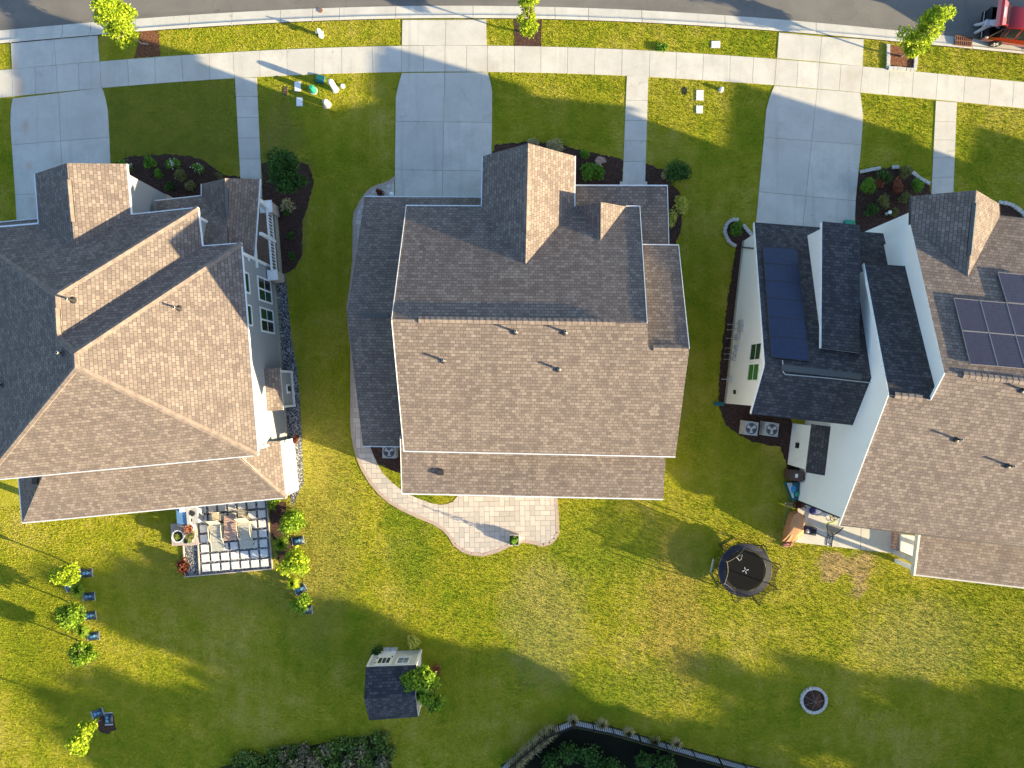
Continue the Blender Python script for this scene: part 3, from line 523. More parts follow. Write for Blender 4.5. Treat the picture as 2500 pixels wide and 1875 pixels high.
q = offset([extp[0], extp[1], W(1622, 1085, 4.3), W(981, 1071, 4.3)], .3); b.prism(q, 0, 3.4, 0)
q = offset([W(1400, 452.5, 3.2), W(1629.4, 453, 3.2), W(1632, 600, 3.6), W(1400, 600, 3.6)], .35)
cw = b.build('wall', 'siding_beige', CHs)
for x in (1418, 1520, 1620): b = MB(); b.box(*W(x, 462, 3.0).xy, 0, .25, .25, 3.05); b.build('porch_post', 'trim', CHs)
# openings a side view would show
for (a, e, t, z, w, h) in ((m4[3], m4[0], .3, 4.2, 1.0, 1.5), (m4[3], m4[0], .7, 4.2, 1.0, 1.5), (w4[1], w4[2], .3, 4.2, 1.0, 1.5), (w4[1], w4[2], .3, 1.6, 1.0, 1.5), (w4[1], w4[2], .7, 1.6, 1.6, 1.5), (w4[1], w4[2], .7, 4.2, 1.0, 1.5)):
    window(CHs, e, a, 1-t, z, w, h) if False else window(CHs, a, e, t, z, w, h)
b = MB(); s = W(1085, 486, 0); dd = MB(); dd.box(*(W(1085, 497, 2.9).xy), .04, 4.6, .08, 2.2); dd.build('garage_door', 'trim', CHs)
for x, y in ((1258, 810), (1379, 811), (1082.6, 880), (1363, 901)): vent_pipe(CHs, back, x, y)

# ================= left house
LH = thing('house', 'left house with tan hip roofs stepping down to a grey wall with four windows', 'house')
FR, BR, FR2 = (588.5, 594, 5.8), (629.7, 1111, 5.8), (493.7, 601, 5.8)
P = (182, 863, 9.7); right = Plane(FR, BR, P); P2 = right.at(184, 897)
backL = Plane(BR, (0, 1170.6, 5.8), (184, 897, P2.z)); strip = Plane(FR, FR2, P); leftp = Plane((-97, 562, 5.8), (-42, 1174, 5.8), P)
Q = (136, 720, 9.2); blk = Plane((319.6, 524, 5.8), (482.6, 507, 5.8), Q); Q2 = strip.at(142, 826.6); band = Plane((482.6, 507, 5.8), (493.7, 601, 5.8), Q)
Pw = W(*P); Qw = W(*Q)
b = MB(); roof_face(b, [right.at(588.5, 594), right.at(629.7, 1111), P2, Pw]); roof_face(b, [backL.at(629.7, 1111), backL.at(-42, 1174), P2])
roof_face(b, [strip.at(588.5, 594), strip.at(493.7, 601), Q2, Pw]); roof_face(b, [band.at(482.6, 507), band.at(493.7, 601), Q2, Qw])
gtL = blk.at(182, 603)
roof_face(b, [blk.at(482.6, 507), Qw, blk.at(-97, 562), blk.at(94, 545), gtL, blk.at(319.6, 524)])
roof_face(b, [leftp.at(-97, 562), leftp.at(-42, 1174), P2, Pw, Q2, Qw])
rfL = b.build('roof', ['shingle', 'trim'], LH)
b = MB()
for a, e in ((right.at(588.5, 594), Pw), (right.at(629.7, 1111), P2), (backL.at(-42, 1174), P2), (Pw, P2), (band.at(482.6, 507), Qw), (Q2, Pw), (blk.at(-97, 562), Qw), (Qw, Q2)): cap(b, a, e)
b.build('hip_cap', 'hip_cap', rfL)
ridge_vent(rfL, lerp(Qw, Q2, .3), lerp(Qw, Q2, .9), .15, .09)
b = MB(); zgl = gtL.z; pkL = W(163, 398, zgl); a0, a1 = W(85, 424, 5.8), W(94, 545, 5.8); c0, c1 = W(308.5, 400, 5.8), W(319.6, 524, 5.8)
roof_face(b, [pkL, gtL, a1, a0]); roof_face(b, [pkL, gtL, c1, c0]); grL = b.build('gable_roof', ['shingle', 'trim'], LH); ridge_vent(grL, lerp(pkL, gtL, .2), lerp(pkL, gtL, .7), .14, .09)
bx_ = Plane((698, 1215, 3.0), (55, 1276.6, 3.0), (585, 1120, 4.4)); 
exR = Plane((698, 1215, 3.0), (685, 1077, 3.0), (585, 1120, 4.4)); exL = Plane((55, 1276.6, 3.0), (46, 1169, 3.0), (110, 1160, 4.2)); bk = bx_
b = MB(); roof_face(b, [bk.at(698, 1215), bk.at(55, 1276.6), bk.at(118, 1130), bk.at(560, 1090)]); roof_face(b, [exR.at(698, 1215), exR.at(685, 1077), exR.at(610, 1080), exR.at(560, 1098)]); roof_face(b, [exL.at(55, 1276.6), exL.at(42, 1130), exL.at(116, 1130)])
exo = b.build('back_roof', ['shingle', 'trim'], LH)
b = MB(); cap(b, bk.at(698, 1215), bk.at(570, 1107)); b.build('hip_cap', 'hip_cap', exo)
b = MB(); o = exL.at(90, 1174); b.box(o.x, o.y, o.z-.05, .3, .35, .25); b.build('box_vent', 'dark_metal', exo)
# lower roof over the entrance porch, with its small front gable
shed = Plane((378, 490.5, 3.0), (492, 478, 3.0), (554, 548, 4.3))
prr2 = Plane((634.5, 437, 3.0), (620, 640, 3.0), (554, 548, 4.3)); prl = Plane((492, 449, 3.0), (492, 478, 3.0), (554, 548, 4.3))
b = MB(); pkp = prr2.at(549, 435); roof_face(b, [pkp, prr2.at(634.5, 437), prr2.at(620, 640), prr2.at(556, 655), prr2.at(554, 548)]); roof_face(b, [W(549, 435, pkp.z), W(554, 548, 4.3), W(492, 478, 3.0), W(492, 449, 3.0)])
roof_face(b, [shed.at(378, 490.5), shed.at(492, 478), W(554, 548, 4.3), shed.at(556, 620), shed.at(500, 625), shed.at(395, 560)], side=0)
pr = b.build('porch_roof', ['shingle', 'trim'], LH); ridge_vent(pr, lerp(pkp, W(554, 548, 4.3), .2), lerp(pkp, W(554, 548, 4.3), .85), .13, .08, 'soffit')
b = MB(); lo = Plane((0, 543, 2.9), (93, 534, 2.9), (93, 560, 3.3)); roof_face(b, [lo.at(-110, 553), lo.at(93, 534), lo.at(93, 600), lo.at(-110, 620)]); b.build('garage_roof', ['shingle', 'trim'], LH)
gutters('gutter', 'gutter', LH, ((right.at(588.5, 594), right.at(629.7, 1111)), (strip.at(493.7, 601), strip.at(588.5, 594)), (band.at(482.6, 507), band.at(493.7, 601)), (blk.at(319.6, 524), blk.at(482.6, 507)), (c0, c1), (a0, a1), (blk.at(-97, 562), a1), (backL.at(-42, 1174), backL.at(629.7, 1111)), (bk.at(55, 1276.6), bk.at(698, 1215)), (exR.at(685, 1077), exR.at(698, 1215)), (exL.at(43, 1140), exL.at(55, 1276.6)), (W(378, 490.5, 3), W(492, 478, 3)), (W(492, 449, 3), W(492, 478, 3)), (prr2.at(634.5, 437), prr2.at(620, 640)), (lo.at(-110, 553), lo.at(93, 534)), (leftp.at(-97, 562), leftp.at(-42, 1174))))
# walls
foot = [W(588.5, 594, 5.8), W(493.7, 601, 5.8), W(482.6, 507, 5.8), W(319.6, 524, 5.8), W(100, 545, 5.8), W(-97, 562, 5.8), W(-42, 1174, 5.8), W(629.7, 1111, 5.8)]
fo = offset(foot, .33); b = MB(); b.prism(fo, 0, 5.7)
gable_body(b, tuple(a1+Vector((0, -1, 0))), tuple(a0), tuple(c0), tuple(c1+Vector((0, -1, 0))), 5.8, 5.8, tuple(gtL), tuple(pkL), sl=.5)
q = offset([W(698, 1215, 3), W(55, 1276.6, 3), W(46, 1150, 3), W(672, 1090, 3)], .33)
wL = b.build('wall', 'siding_grey', LH)
# white back-porch side wall and posts
b = MB(); pa, pb = W(698, 1215, 3.0), W(686, 1079, 3.0); n_ = Vector((-(pb-pa).y, (pb-pa).x, 0)).normalized()*(.22)
if n_.x > 0: n_ = -n_
b.prism([(pa+n_).xy, (pb+n_).xy, (pb+n_*2).xy, (pa+n_*2).xy], 0, 2.9); b.build('porch_wall', 'white', LH); b = MB(); b.box(*(pa+n_*2.2+Vector((0, .15, 0))).xy, 0, .35, .35, 2.9, R(5)); b.build('porch_post', 'white', LH); b = MB(); b.box(*W(72, 1262, 2.9).xy, 0, .3, .3, 2.9); b.build('porch_post', 'white', LH); b = MB(); b.box(*W(380, 1233, 2.9).xy, 0, .25, .25, 2.9); b.build('porch_post', 'white', LH)
# corner boards, band of brick at the foot of the front walls, foundation strip
def ccwq(poly): return ccw(poly)
fo = ccw(fo)
def find(pt): return min(fo, key=lambda q_: (q_-Vector(pt[:2])).length)
A = find(W(588.5, 594, 5.8)); Bc = find(W(629.7, 1111, 5.8))
for px, py in ((588.5, 594), (482.6, 507), (493.7, 601), (629.7, 1111)):
    b = MB(); v = find(W(px, py, 5.8)); b.box(v.x+.004, v.y, 0, .15, .15, 5.7, R(5)); b.build('corner_board', 'trim', LH)
b = MB(); d_ = (Bc-A).normalized(); nn = Vector((-d_.y, d_.x)); nn = nn if nn.x > 0 else -nn
b.prism([A+nn*.0, A+nn*.05, Bc+nn*.05, Bc], 0, .28); b.build('foundation', 'foundation', LH)
Lw = (Bc-A).length
def wl(px, py, zz): p = W(px, py, zz).xy; return (p-A).dot(d_)/Lw      # position along the side wall
for px, py, zz, w, h, g in ((603, 687, 5.0, 1.0, 1.35, 'glass_reflection'), (656.5, 708, 1.9, 1.25, 1.95, ('glass_reflection', 'glass_dark')), (611, 767, 5.0, 1.0, 1.35, 'glass_reflection'), (664.5, 782, 1.9, 1.25, 1.95, ('glass_dark', 'glass_reflection'))):
    window(LH, Bc, A, 1-wl(px, py, zz), zz, w, h, g, mull=len(g) == 2)
# fireplace bump-out on the side wall
b = MB(); s0, s1 = A+d_*((W(690, 905, 2.6).xy-A).dot(d_)), A+d_*((W(705, 992, 2.6).xy-A).dot(d_)); b.prism([s0, s1, s1+nn*.62, s0+nn*.62], 0, 2.6); bo = b.build('chimney_box', 'siding_grey', LH)
b = MB(); V3 = lambda v, z: Vector((v.x, v.y, z)); roof_face(b, [V3(s0-d_*.18, 3.0), V3(s1+d_*.18, 3.0), V3(s1+d_*.18+nn*.78, 2.62), V3(s0-d_*.18+nn*.78, 2.62)], th=.1); b.build('small_roof', ['shingle', 'trim'], bo)
b = MB()
for s_ in (s0+nn*.62, s1+nn*.62): b.box(s_.x, s_.y, 0, .13, .13, 2.55, R(5))
m_ = (s0+s1)/2+nn*.64; b.bar(V3(s0+nn*.63, .15), V3(s1+nn*.63, .15), .06, .3); b.bar(V3(m_-d_*.28, 1.05), V3(m_+d_*.28, 1.05), .05, .55); b.build('trim_board', 'trim', bo)
b = MB(); b.bar(V3(m_+nn*.05-d_*.15, 1.05), V3(m_+nn*.05+d_*.15, 1.05), .12, .3); b.build('flue_vent', 'black', bo)
# porch with railing
pf = [W(640, 440, .6), W(672, 500, .6), W(684, 700, .6), W(600, 700, .6), W(570, 450, .6)]; e0, e1 = W(669, 512, .6), W(682, 668, .6); d2 = (e1-e0).normalized(); n2 = Vector((-d2.y, d2.x, 0)); n2 = n2 if n2.x > 0 else -n2
b = MB(); b.prism([e0.xy, e1.xy, (e1-n2*3).xy, (e0-n2*3).xy], 0, .6, 0, 1); b.build('porch_floor', ['porch_floor', 'foundation'], LH)
b = MB(); L2 = (e1-e0).length; k = 20
r0, r1 = e0-n2*.12, e1-n2*.12; b.bar(r0+UP*.1, r1+UP*.1, .07, .06); b.bar(r0+UP*.92, r1+UP*.92, .11, .07)
for i in range(k+1):
    p = r0+(r1-r0)*i/k; b.bar(p+UP*.1, p+UP*.9, .06, .04)
p = (r0+r1)*.5; b.bar(p, p+UP*2.3, .17, .17); b.build('railing', 'white', LH)
b = MB(); b.box(*(e0-n2*.2).xy, 0, .62, .62, 1.35, R(5)); b.build('brick_pier', 'brick', LH); b = MB(); b.box(*(e1-n2*.15+d2*.2).xy, 0, .5, .5, 1.35, R(5)); bc_ = b.build('brick_pier', 'brick', LH)
b = MB(); b.box(*(e0-n2*.2).xy, 1.35, .72, .72, .07, R(5)); b.box(*(e0-n2*.2).xy, 1.42, .28, .28, 1.5, R(5)); b.box(*(e1-n2*.15+d2*.2).xy, 1.35, .6, .6, .07, R(5)); b.build('pier_cap', 'trim', bc_)
b = MB(); b.bar(e0-n2*.5+UP*2.3, e1-n2*.5+UP*2.3, .12, .2); b.build('porch_beam', 'trim', LH)
b = MB(); g0, g1 = find(W(319.6, 524, 5.8)), c0
qq = offset([a1, a0, c0, c1], .3); qq = [v for v in qq]; b.prism(offset([a1, a0, c0, c1], .27), 0, 1.15); b.build('brick_skirt', 'brick', LH)
vent_pipe(LH, band, 178, 733, .5); vent_pipe(LH, right, 436, 753, .5); vent_pipe(LH, leftp, 152, 862, .4); vent_pipe(LH, leftp, 6, 940, .4)
# downspout elbow by the porch
b = MB(); b.tube([W(600, 625, 4.6), W(606, 628, 4.2), W(608, 637, 4.1)], .05, 0, 8); b.build('downspout', 'trim', LH)

# ================= right house
RH = thing('house', 'right house with white walls, shade-coloured front roofs, tan back roof and two solar arrays', 'house')
bkR = Plane((2048.7, 1281, 6.25), (2500, 1333.5, 6.25), (2168.7, 963, 9.45)); ftm = Plane((2441, 527.5, 6.25), (2500, 533.5, 6.25), (2306, 909.5, 10.05))
r0w, r1w = ftm.at(2306, 909.5), ftm.at(2760, 962)
b = MB()
q0, q1 = bkR.at(2168.7, 963), bkR.at(2272, 975)
roof_face(b, [bkR.at(2048.7, 1281), bkR.at(2760, 1364), r1w, r0w, q1, q0])
gR = ftm.at(2363, 676)
lc = ftm.at(2223, 548)
roof_face(b, [r0w, r1w, ftm.at(2760, 562), ftm.at(2441, 527.5), gR, lc])
rfR = b.build('roof', ['shingle', 'trim'], RH); ridge_vent(rfR, lerp(r0w, r1w, .1), lerp(r0w, r1w, .9), .16, .08)
b = MB(); pkR = W(2384, 464.5, gR.z); g0 = W(2224, 478.5, 6.25); gpl = Plane((2384, 464.5, gR.z), (2363, 676, gR.z), (2224, 478.5, 6.25)); g1 = gpl.at(2222.5, 549); h0, h1 = W(2439, 497, 6.25), ftm.at(2441, 528)
roof_face(b, [pkR, gR, g1, g0]); roof_face(b, [pkR, gR, h1, h0]); gRo = b.build('gable_roof', ['shingle', 'trim'], RH); ridge_vent(gRo, lerp(pkR, gR, .15), lerp(pkR, gR, .75), .14, .1, 'soffit')
w1f = Plane((1866, 891.5, 7.1), (2128, 923, 7.1), (1840.5, 544.3, 2.9)); w1b = Plane((1866, 891.5, 7.1), (2128, 923, 7.1), (1833, 1009, 5.8))
b = MB(); roof_face(b, [w1f.at(1866, 891.5), w1f.at(2145, 925), w1f.at(2190, 700), w1f.at(2190, 574), w1f.at(1840.5, 544.3)]); roof_face(b, [w1b.at(1866, 891.5), w1b.at(2145, 925), w1b.at(2101, 1038.5), w1b.at(1833, 1009)])
w1 = b.build('wing_roof', ['shingle_shaded', 'trim'], RH); ridge_vent(w1, w1f.at(1908, 897), w1f.at(2102, 920), .16, .07, 'soffit')
w4p = Plane((2108.5, 644.6, 5.5), (2227, 652.5, 5.5), (2168.7, 963, 9.45)); b = MB()
roof_face(b, [w4p.at(2108.5, 644.6), w4p.at(2240, 653), w4p.at(2320, 960), q1, q0]); w4o = b.build('upper_roof', ['shingle_shaded', 'trim'], RH); ridge_vent(w4o, lerp(q0, q1, .15), lerp(q0, q1, .8), .15, .08)
w2p = Plane((2005.7, 542.4, 5.3), (2099, 551, 5.3), (2003, 842, 6.75)); b = MB(); roof_face(b, [w2p.at(2005.7, 542.4), w2p.at(2099, 551), w2p.at(2099, 862), w2p.at(2003.5, 850)])
dmo = b.build('dormer_roof', ['shingle_shaded', 'trim'], RH)
gutters('gutter', 'dark_metal', RH, ((bkR.at(2048.7, 1281), bkR.at(2760, 1364)), (ftm.at(2441, 527.5), ftm.at(2760, 562)), (g0, g1), (h0, h1), (w1f.at(1840.5, 544.3), w1f.at(2005, 557)), (w1f.at(2099, 567), w1f.at(2164, 572)), (w1b.at(1833, 1009), w1b.at(2086, 1036.7)), (w4p.at(2108.5, 644.6), w4p.at(2227, 652.5)), (w2p.at(2005.7, 542.4), w2p.at(2099, 551))))
gutters('rake_trim', 'trim', RH, ((bkR.at(2048.7, 1281), q0), (w1f.at(1840.5, 544.3), w1f.at(1866, 891.5)), (w1f.at(1866, 891.5), w1b.at(1833, 1009)), (w2p.at(2005.7, 542.4), w2p.at(2003.5, 850)), (w4p.at(2108.5, 644.6), q0), (r0w, q1)), .035, .18)
b = MB(); mR = gable_body(b, tuple(ftm.at(2222, 548)+Vector((.35, 0, 0))), E(ftm, 2760, 562), E(bkR, 2760, 1364), (*(bkR.at(2048.7, 1281)+Vector((2.15, .3, 0))).xy, 6.25), 6.2, 6.2, r0w, r1w, sl=.4)
# rear left part of the main body (under the tan roof)
bl_ = gable_body(b, E(w4p, 2108.5, 644.6), E(w4p, 2240, 653), (*(bkR.at(2048.7, 1281)+Vector((4.2, -.5, 0))).xy, 5.8), E(bkR, 2048.7, 1281), 5.5, 6.2, q0, q1, sl=.45)
gable_body(b, tuple(g1+Vector((-.1, -1.2, 0))), tuple(g0), tuple(h0), tuple(h1+Vector((0, -1.2, 0))), 6.1, 6.1, tuple(gR-UP*.1), tuple(pkR-UP*.1), sl=.6, inset=.55)
w1w = gable_body(b, E(w1f, 1840.5, 544.3), E(w1f, 2185, 573.5), (*(w1b.at(2101, 1038.5)+Vector((1, 0, 0))).xy, 5.8), E(w1b, 1833, 1009), 2.6, 5.7, w1f.at(1866, 891.5), w1f.at(2145, 925), sl=.5, inset=.4)
dq = offset([w2p.at(2005.7, 542.4), w2p.at(2099, 551), w2p.at(2099, 858), w2p.at(2003.5, 850)], .22); dd = [Vector((v.x, v.y, w2p.z(v.x, v.y)-.12)) for v in dq]
b.face(dd); n4 = len(dd)
for i in range(n4): a, e = dd[i], dd[(i+1) % n4]; b.face([Vector((a.x, a.y, 2.2)), Vector((e.x, e.y, 2.2)), e, a])
b.build('wall', 'siding_white', RH)
# windows high on the left gable wall, corner foundation, meters
WA, WB = w1w[3], w1w[0]
WA, WB = Vector(WA), Vector(WB); dW = (WB-WA).normalized(); LW = (WB-WA).length
if True:
    nW = Vector((dW.y, -dW.x)); 
    def tw(px, py, zz): return (W(px, py, zz).xy-WA).dot(dW)/LW
    a_, e_ = (WA, WB) if nW.x < 0 else (WB, WA)
    def win2(px, py, zz, g):
        t = tw(px, py, zz); window(RH, a_, e_, t if a_ is WA else 1-t, zz, .85, 1.55, g, trim='trim')
    win2(1848.5, 859, 4.4, 'glass_reflection'); win2(1842.5, 909, 4.4, 'glass_reflection_bright')
    nO = nW if nW.x < 0 else -nW
    def onw(px, py, zz, out=.0): t = (W(px, py, zz).xy-WA).dot(dW); v = WA+dW*t+nO*out; return Vector((v.x, v.y, zz))
    b = MB(); f0, f1 = WA+nO*.05, WB+nO*.05; b.prism([WA, WB, f1, f0], 0, .25); b.build('foundation', 'foundation', RH)
    for px, py, zz, s, hh, nm in ((1807, 787, 1.5, .28, .40, 'meter_box'), (1808, 800, 1.6, .40, .6, 'meter_box'), (1801, 823, 1.2, .35, .7, 'meter_box'), (1802, 848, 1.2, .25, .35, 'cable_box'), (1800, 863, 1.1, .2, .3, 'cable_box'), (1795, 876, 1.0, .22, .35, 'cable_box'), (1775, 925, .6, .3, .45, 'gas_meter')):
        b = MB(); p = onw(px, py, zz, .08); b.box(p.x, p.y, zz-hh/2, .16, s, hh, math.atan2(nO.y, nO.x)); bo_ = b.build(nm, 'ac_grey', RH)
        b = MB(); b.tube([p-Vector((0, 0, hh/2)), Vector((p.x, p.y, .1)), Vector((p.x+nO.x*.3, p.y, .02))], .025); b.build('conduit', 'stone_white', bo_)
    b = MB(); p = onw(1803, 958, 1.7, .04)
    for i in range(3): b.bar(p+Vector((0, -.12, -.15+i*.15)), p+Vector((0, .12, -.15+i*.15)), .05, .05)
    b.build('wall_vent', 'black', RH)
    b = MB(); b.tube([onw(1780, 600, .2, .05), onw(1785, 600, 2.2, .05)], .035); b.build('downspout', 'dark_metal', RH)
# white conduit over the wing roof
b = MB(); cpts = [w1f.at(1909, 880), w1f.at(1911, 893), w1b.at(1911, 908), w1b.at(1916, 914), w1b.at(2022, 923), w1b.at(2120, 934), w1b.at(2120, 934)+Vector((.9, 0, .9))]; b.tube([p+UP*.06 for p in cpts], .028); b.build('conduit', 'stone_white', RH)
# bump-out on the rear side wall
MA, MBk = bl_[0], bl_[3]; MA, MBk = Vector(MA), Vector(MBk); dm = (MBk-MA).normalized(); nm_ = Vector((dm.y, -dm.x)); nm_ = nm_ if nm_.x < 0 else -nm_
t0 = (W(1958, 1037, 2.8).xy-MA).dot(dm); t1 = (W(1950, 1145, 2.8).xy-MA).dot(dm); s0, s1 = MA+dm*t0, MA+dm*t1
b = MB(); b.prism([s0, s1, s1+nm_*.75, s0+nm_*.75], 0, 2.75); bo2 = b.build('chimney_box', 'siding_white', RH)
b = MB(); roof_face(b, [V3(s0-dm*.1, 3.4), V3(s1+dm*.15, 3.4), V3(s1+dm*.15+nm_*.85, 2.8), V3(s0-dm*.1+nm_*.85, 2.8)], th=.1); b.build('small_roof', ['shingle_shaded', 'trim'], bo2)
b = MB(); m_ = (s0+s1)/2+nm_*.8; b.bar(V3(m_-dm*.16, 1.2), V3(m_+dm*.16, 1.2), .12, .3); b.build('flue_vent', 'black', bo2)
# back-right corner post of the main wall is black trimmed
b = MB(); v = Vector(bl_[3]); b.box(v.x+.03, v.y-.03, 0, .08, .08, 6.0, R(-7)); b.build('downspout', 'black', RH)
# back porch roof, floor, post and steps
pb_ = Plane((2230, 1403, 3.0), (2500, 1435, 3.0), (2243, 1308, 3.7)); b = MB(); roof_face(b, [pb_.at(2230, 1403), pb_.at(2760, 1466), pb_.at(2770, 1340), pb_.at(2245, 1285)]); bpr = b.build('back_roof', ['shingle', 'trim'], RH)
b = MB(); gut(b, pb_.at(2230, 1403), pb_.at(2760, 1466), .09, .12); gut(b, pb_.at(2230, 1403), pb_.at(2244, 1290), .12, .3); b.build('fascia', 'stone_white', bpr)
b = MB(); b.prism([W(*p).xy for p in (zq(1880, 1110, 5.53, 1715, 1055), zq(1880, 1110, 5.53, 2010, 1090), zq(1880, 1110, 5.53, 2010, 1410), zq(1880, 1110, 5.53, 1700, 1290))]+[], 0, .45); b.build('porch_floor', 'pale_slab', RH)
b = MB(); b.prism([W(*p, .3).xy for p in (zq(1880, 1110, 5.53, 1680, 1055), zq(1880, 1110, 5.53, 1735, 1060), zq(1880, 1110, 5.53, 1720, 1285), zq(1880, 1110, 5.53, 1660, 1270))], 0, .28); b.prism([W(*p, .4).xy for p in (zq(1880, 1110, 5.53, 1760, 1300), zq(1880, 1110, 5.53, 1960, 1315), zq(1880, 1110, 5.53, 1955, 1385))], 0, .40); b.build('brick_step', 'red_brick', RH)
b = MB(); p = W(*zq(1880, 1110, 5.53, 1650, 1290)); b.box(p.x+.18, p.y-.1, 0, .3, .3, 3.0, R(-7)); b.build('porch_post', 'stone_white', RH)
b = MB(); p1 = pb_.at(2262, 1402); b.box(p1.x, p1.y, 0, .22, .22, 2.8); p1 = pb_.at(2500, 1425); b.box(p1.x, p1.y, 0, .22, .22, 2.8); b.build('porch_post', 'trim', RH)
for x, y in ((2334, 1072), (2460, 1136)): vent_pipe(RH, bkR, x, y, .45)
vent_pipe(RH, bkR, 2495, 952, .4)
# solar panels
def panel(pl, cs, mat, label, group):
    b = MB(); ps = [pl.at(*q)+pl.n*.10 for q in cs]; ce = sum(ps, Vector())/4; ps = [ce+(p-ce)*.985 for p in ps]
    t = thing('solar_panel', label, 'solar panel', group); dn = -pl.n*.04
    uu = (ps[1]-ps[0]).normalized(); vv = pl.n.cross(uu); b.face(ps, 0, [((p-ps[0]).dot(uu), (p-ps[0]).dot(vv)) for p in ps])
    if (ps[1]-ps[0]).cross(ps[2]-ps[0]).z < 0: b.f[-1] = tuple(reversed(b.f[-1])); b.uv[-1] = list(reversed(b.uv[-1]))
    b.build('glass', mat, t); b = MB()
    for i in range(4): b.bar(ps[i]+dn*.3, ps[(i+1) % 4]+dn*.3, .03, .05)
    b.face([p+dn for p in ps]); b.build('frame', 'dark_metal' if mat == 'solar_blue' else 'frame_grey', t)
TL, TR, BRc, BLc = [c(24, *q) for q in ((190, 485), (455, 508), (550, 1370), (255, 1340))]
fr_ = [0, .150, .305, .465, .630, .808, 1.0]
nth = ['topmost', 'second', 'third', 'fourth', 'fifth', 'bottom']
for i in range(6):
    f = lambda A_, B_, t: (lerp(A_[0], B_[0], t), lerp(A_[1], B_[1], t))
    panel(w1f, [f(TL, BLc, fr_[i]), f(TR, BRc, fr_[i]), f(TR, BRc, fr_[i+1]), f(TL, BLc, fr_[i+1])], 'solar_blue', f'{nth[i]} dark blue solar panel of the column on the right house wing roof', 'solar panels on the wing roof')
rows = [[c(24, *q) for q in ((1658, 883), (1862, 903), (2065, 920), (2280, 940), (2500, 962), (2720, 984))], [c(24, *q) for q in ((1722, 1135), (1930, 1152), (2135, 1170), (2345, 1190), (2560, 1210), (2775, 1230))], [c(24, *q) for q in ((1785, 1395), (2000, 1412), (2212, 1432), (2425, 1450), (2635, 1470), (2850, 1490))]]
lab = ['leftmost', 'second from left', 'third from left']
for r in range(2):
    for i in range(3): panel(ftm, [rows[r][i], rows[r][i+1], rows[r+1][i+1], rows[r+1][i]], 'solar_purple', f'purple solar panel, {lab[i]} in the {["middle", "lower"][r]} row', 'solar panels on the main roof')
panel(ftm, [c(24, 1997, 685), c(24, 2197, 704), c(24, 2275, 938), c(24, 2067, 918)], 'solar_purple', 'purple solar panel standing alone in the upper row of the main roof', 'solar panels on the main roof')

# ================= garden shed
SH = thing('shed', 'small white garden shed with navy shingle roof on the back lawn', 'shed')
rot = R(2.2); zs = 2.35
e = [W(893, 1628, zs), W(1017, 1623, zs), W(1021, 1750, zs+.0), W(901, 1759, zs)]; rl, rr_ = W(888.6, 1706, 3.3), W(1014.6, 1699, 3.3)
b = MB(); roof_face(b, [e[0], e[1], rr_, rl], th=.1); roof_face(b, [rl, rr_, e[2], e[3]], th=.1); b.build('roof', ['shingle_shed', 'trim'], SH)
b = MB(); sw = gable_body(b, tuple(e[0]), tuple(e[1]), tuple(e[2]), tuple(e[3]), zs, zs, rl, rr_, inset=.06, sl=.5); b.build('wall', 'siding_shed', SH)
fl_, fr_s = Vector(sw[0]), Vector(sw[1]); 
for v in sw: b = MB(); b.box(v[0], v[1], 0, .13, .13, zs-.1, rot); b.build('corner_board', 'trim', SH)
b = MB(); dN = (fl_-fr_s).normalized(); oN = Vector((0, 1)); o = fr_s+(fl_-fr_s)*.70; b.prism([o-dN*.5, o+dN*.5, o+dN*.5+oN*.05, o-dN*.5+oN*.05], .05, 2.1, bottom=True); dr_ = b.build('door', 'white', SH)
b = MB()
for i in range(3):
    for j in range(3): s_ = o+dN*(-.24+.24*i); b.box(s_.x, s_.y+.06, 1.18+.25*j, .18, .02, .19, rot)
b.build('pane', 'glass_dark', dr_)
b = MB(); 
for z in (.4, 1.1, 1.8): s_ = o+dN*.47; b.box(s_.x, s_.y+.06, z, .12, .03, .05)
s_ = o-dN*.4; b.box(s_.x, s_.y+.08, 1.0, .05, .06, .12); b.build('hinge', 'black', dr_)
window(SH, fl_, fr_s, .70, 1.55, .62, .72, 'glass_dark', lite=(2, 4)) if (Vector(((fr_s-fl_).y, -(fr_s-fl_).x)).y > 0) else window(SH, fr_s, fl_, .30, 1.55, .62, .72, 'glass_dark', lite=(2, 4))
b = MB(); p = W(954, 1586); b.box(p.x-.22, p.y, 0, .42, .3, .12, rot); b.box(p.x+.22, p.y, 0, .42, .3, .12, rot); b.build('step', 'stone_white', SH)

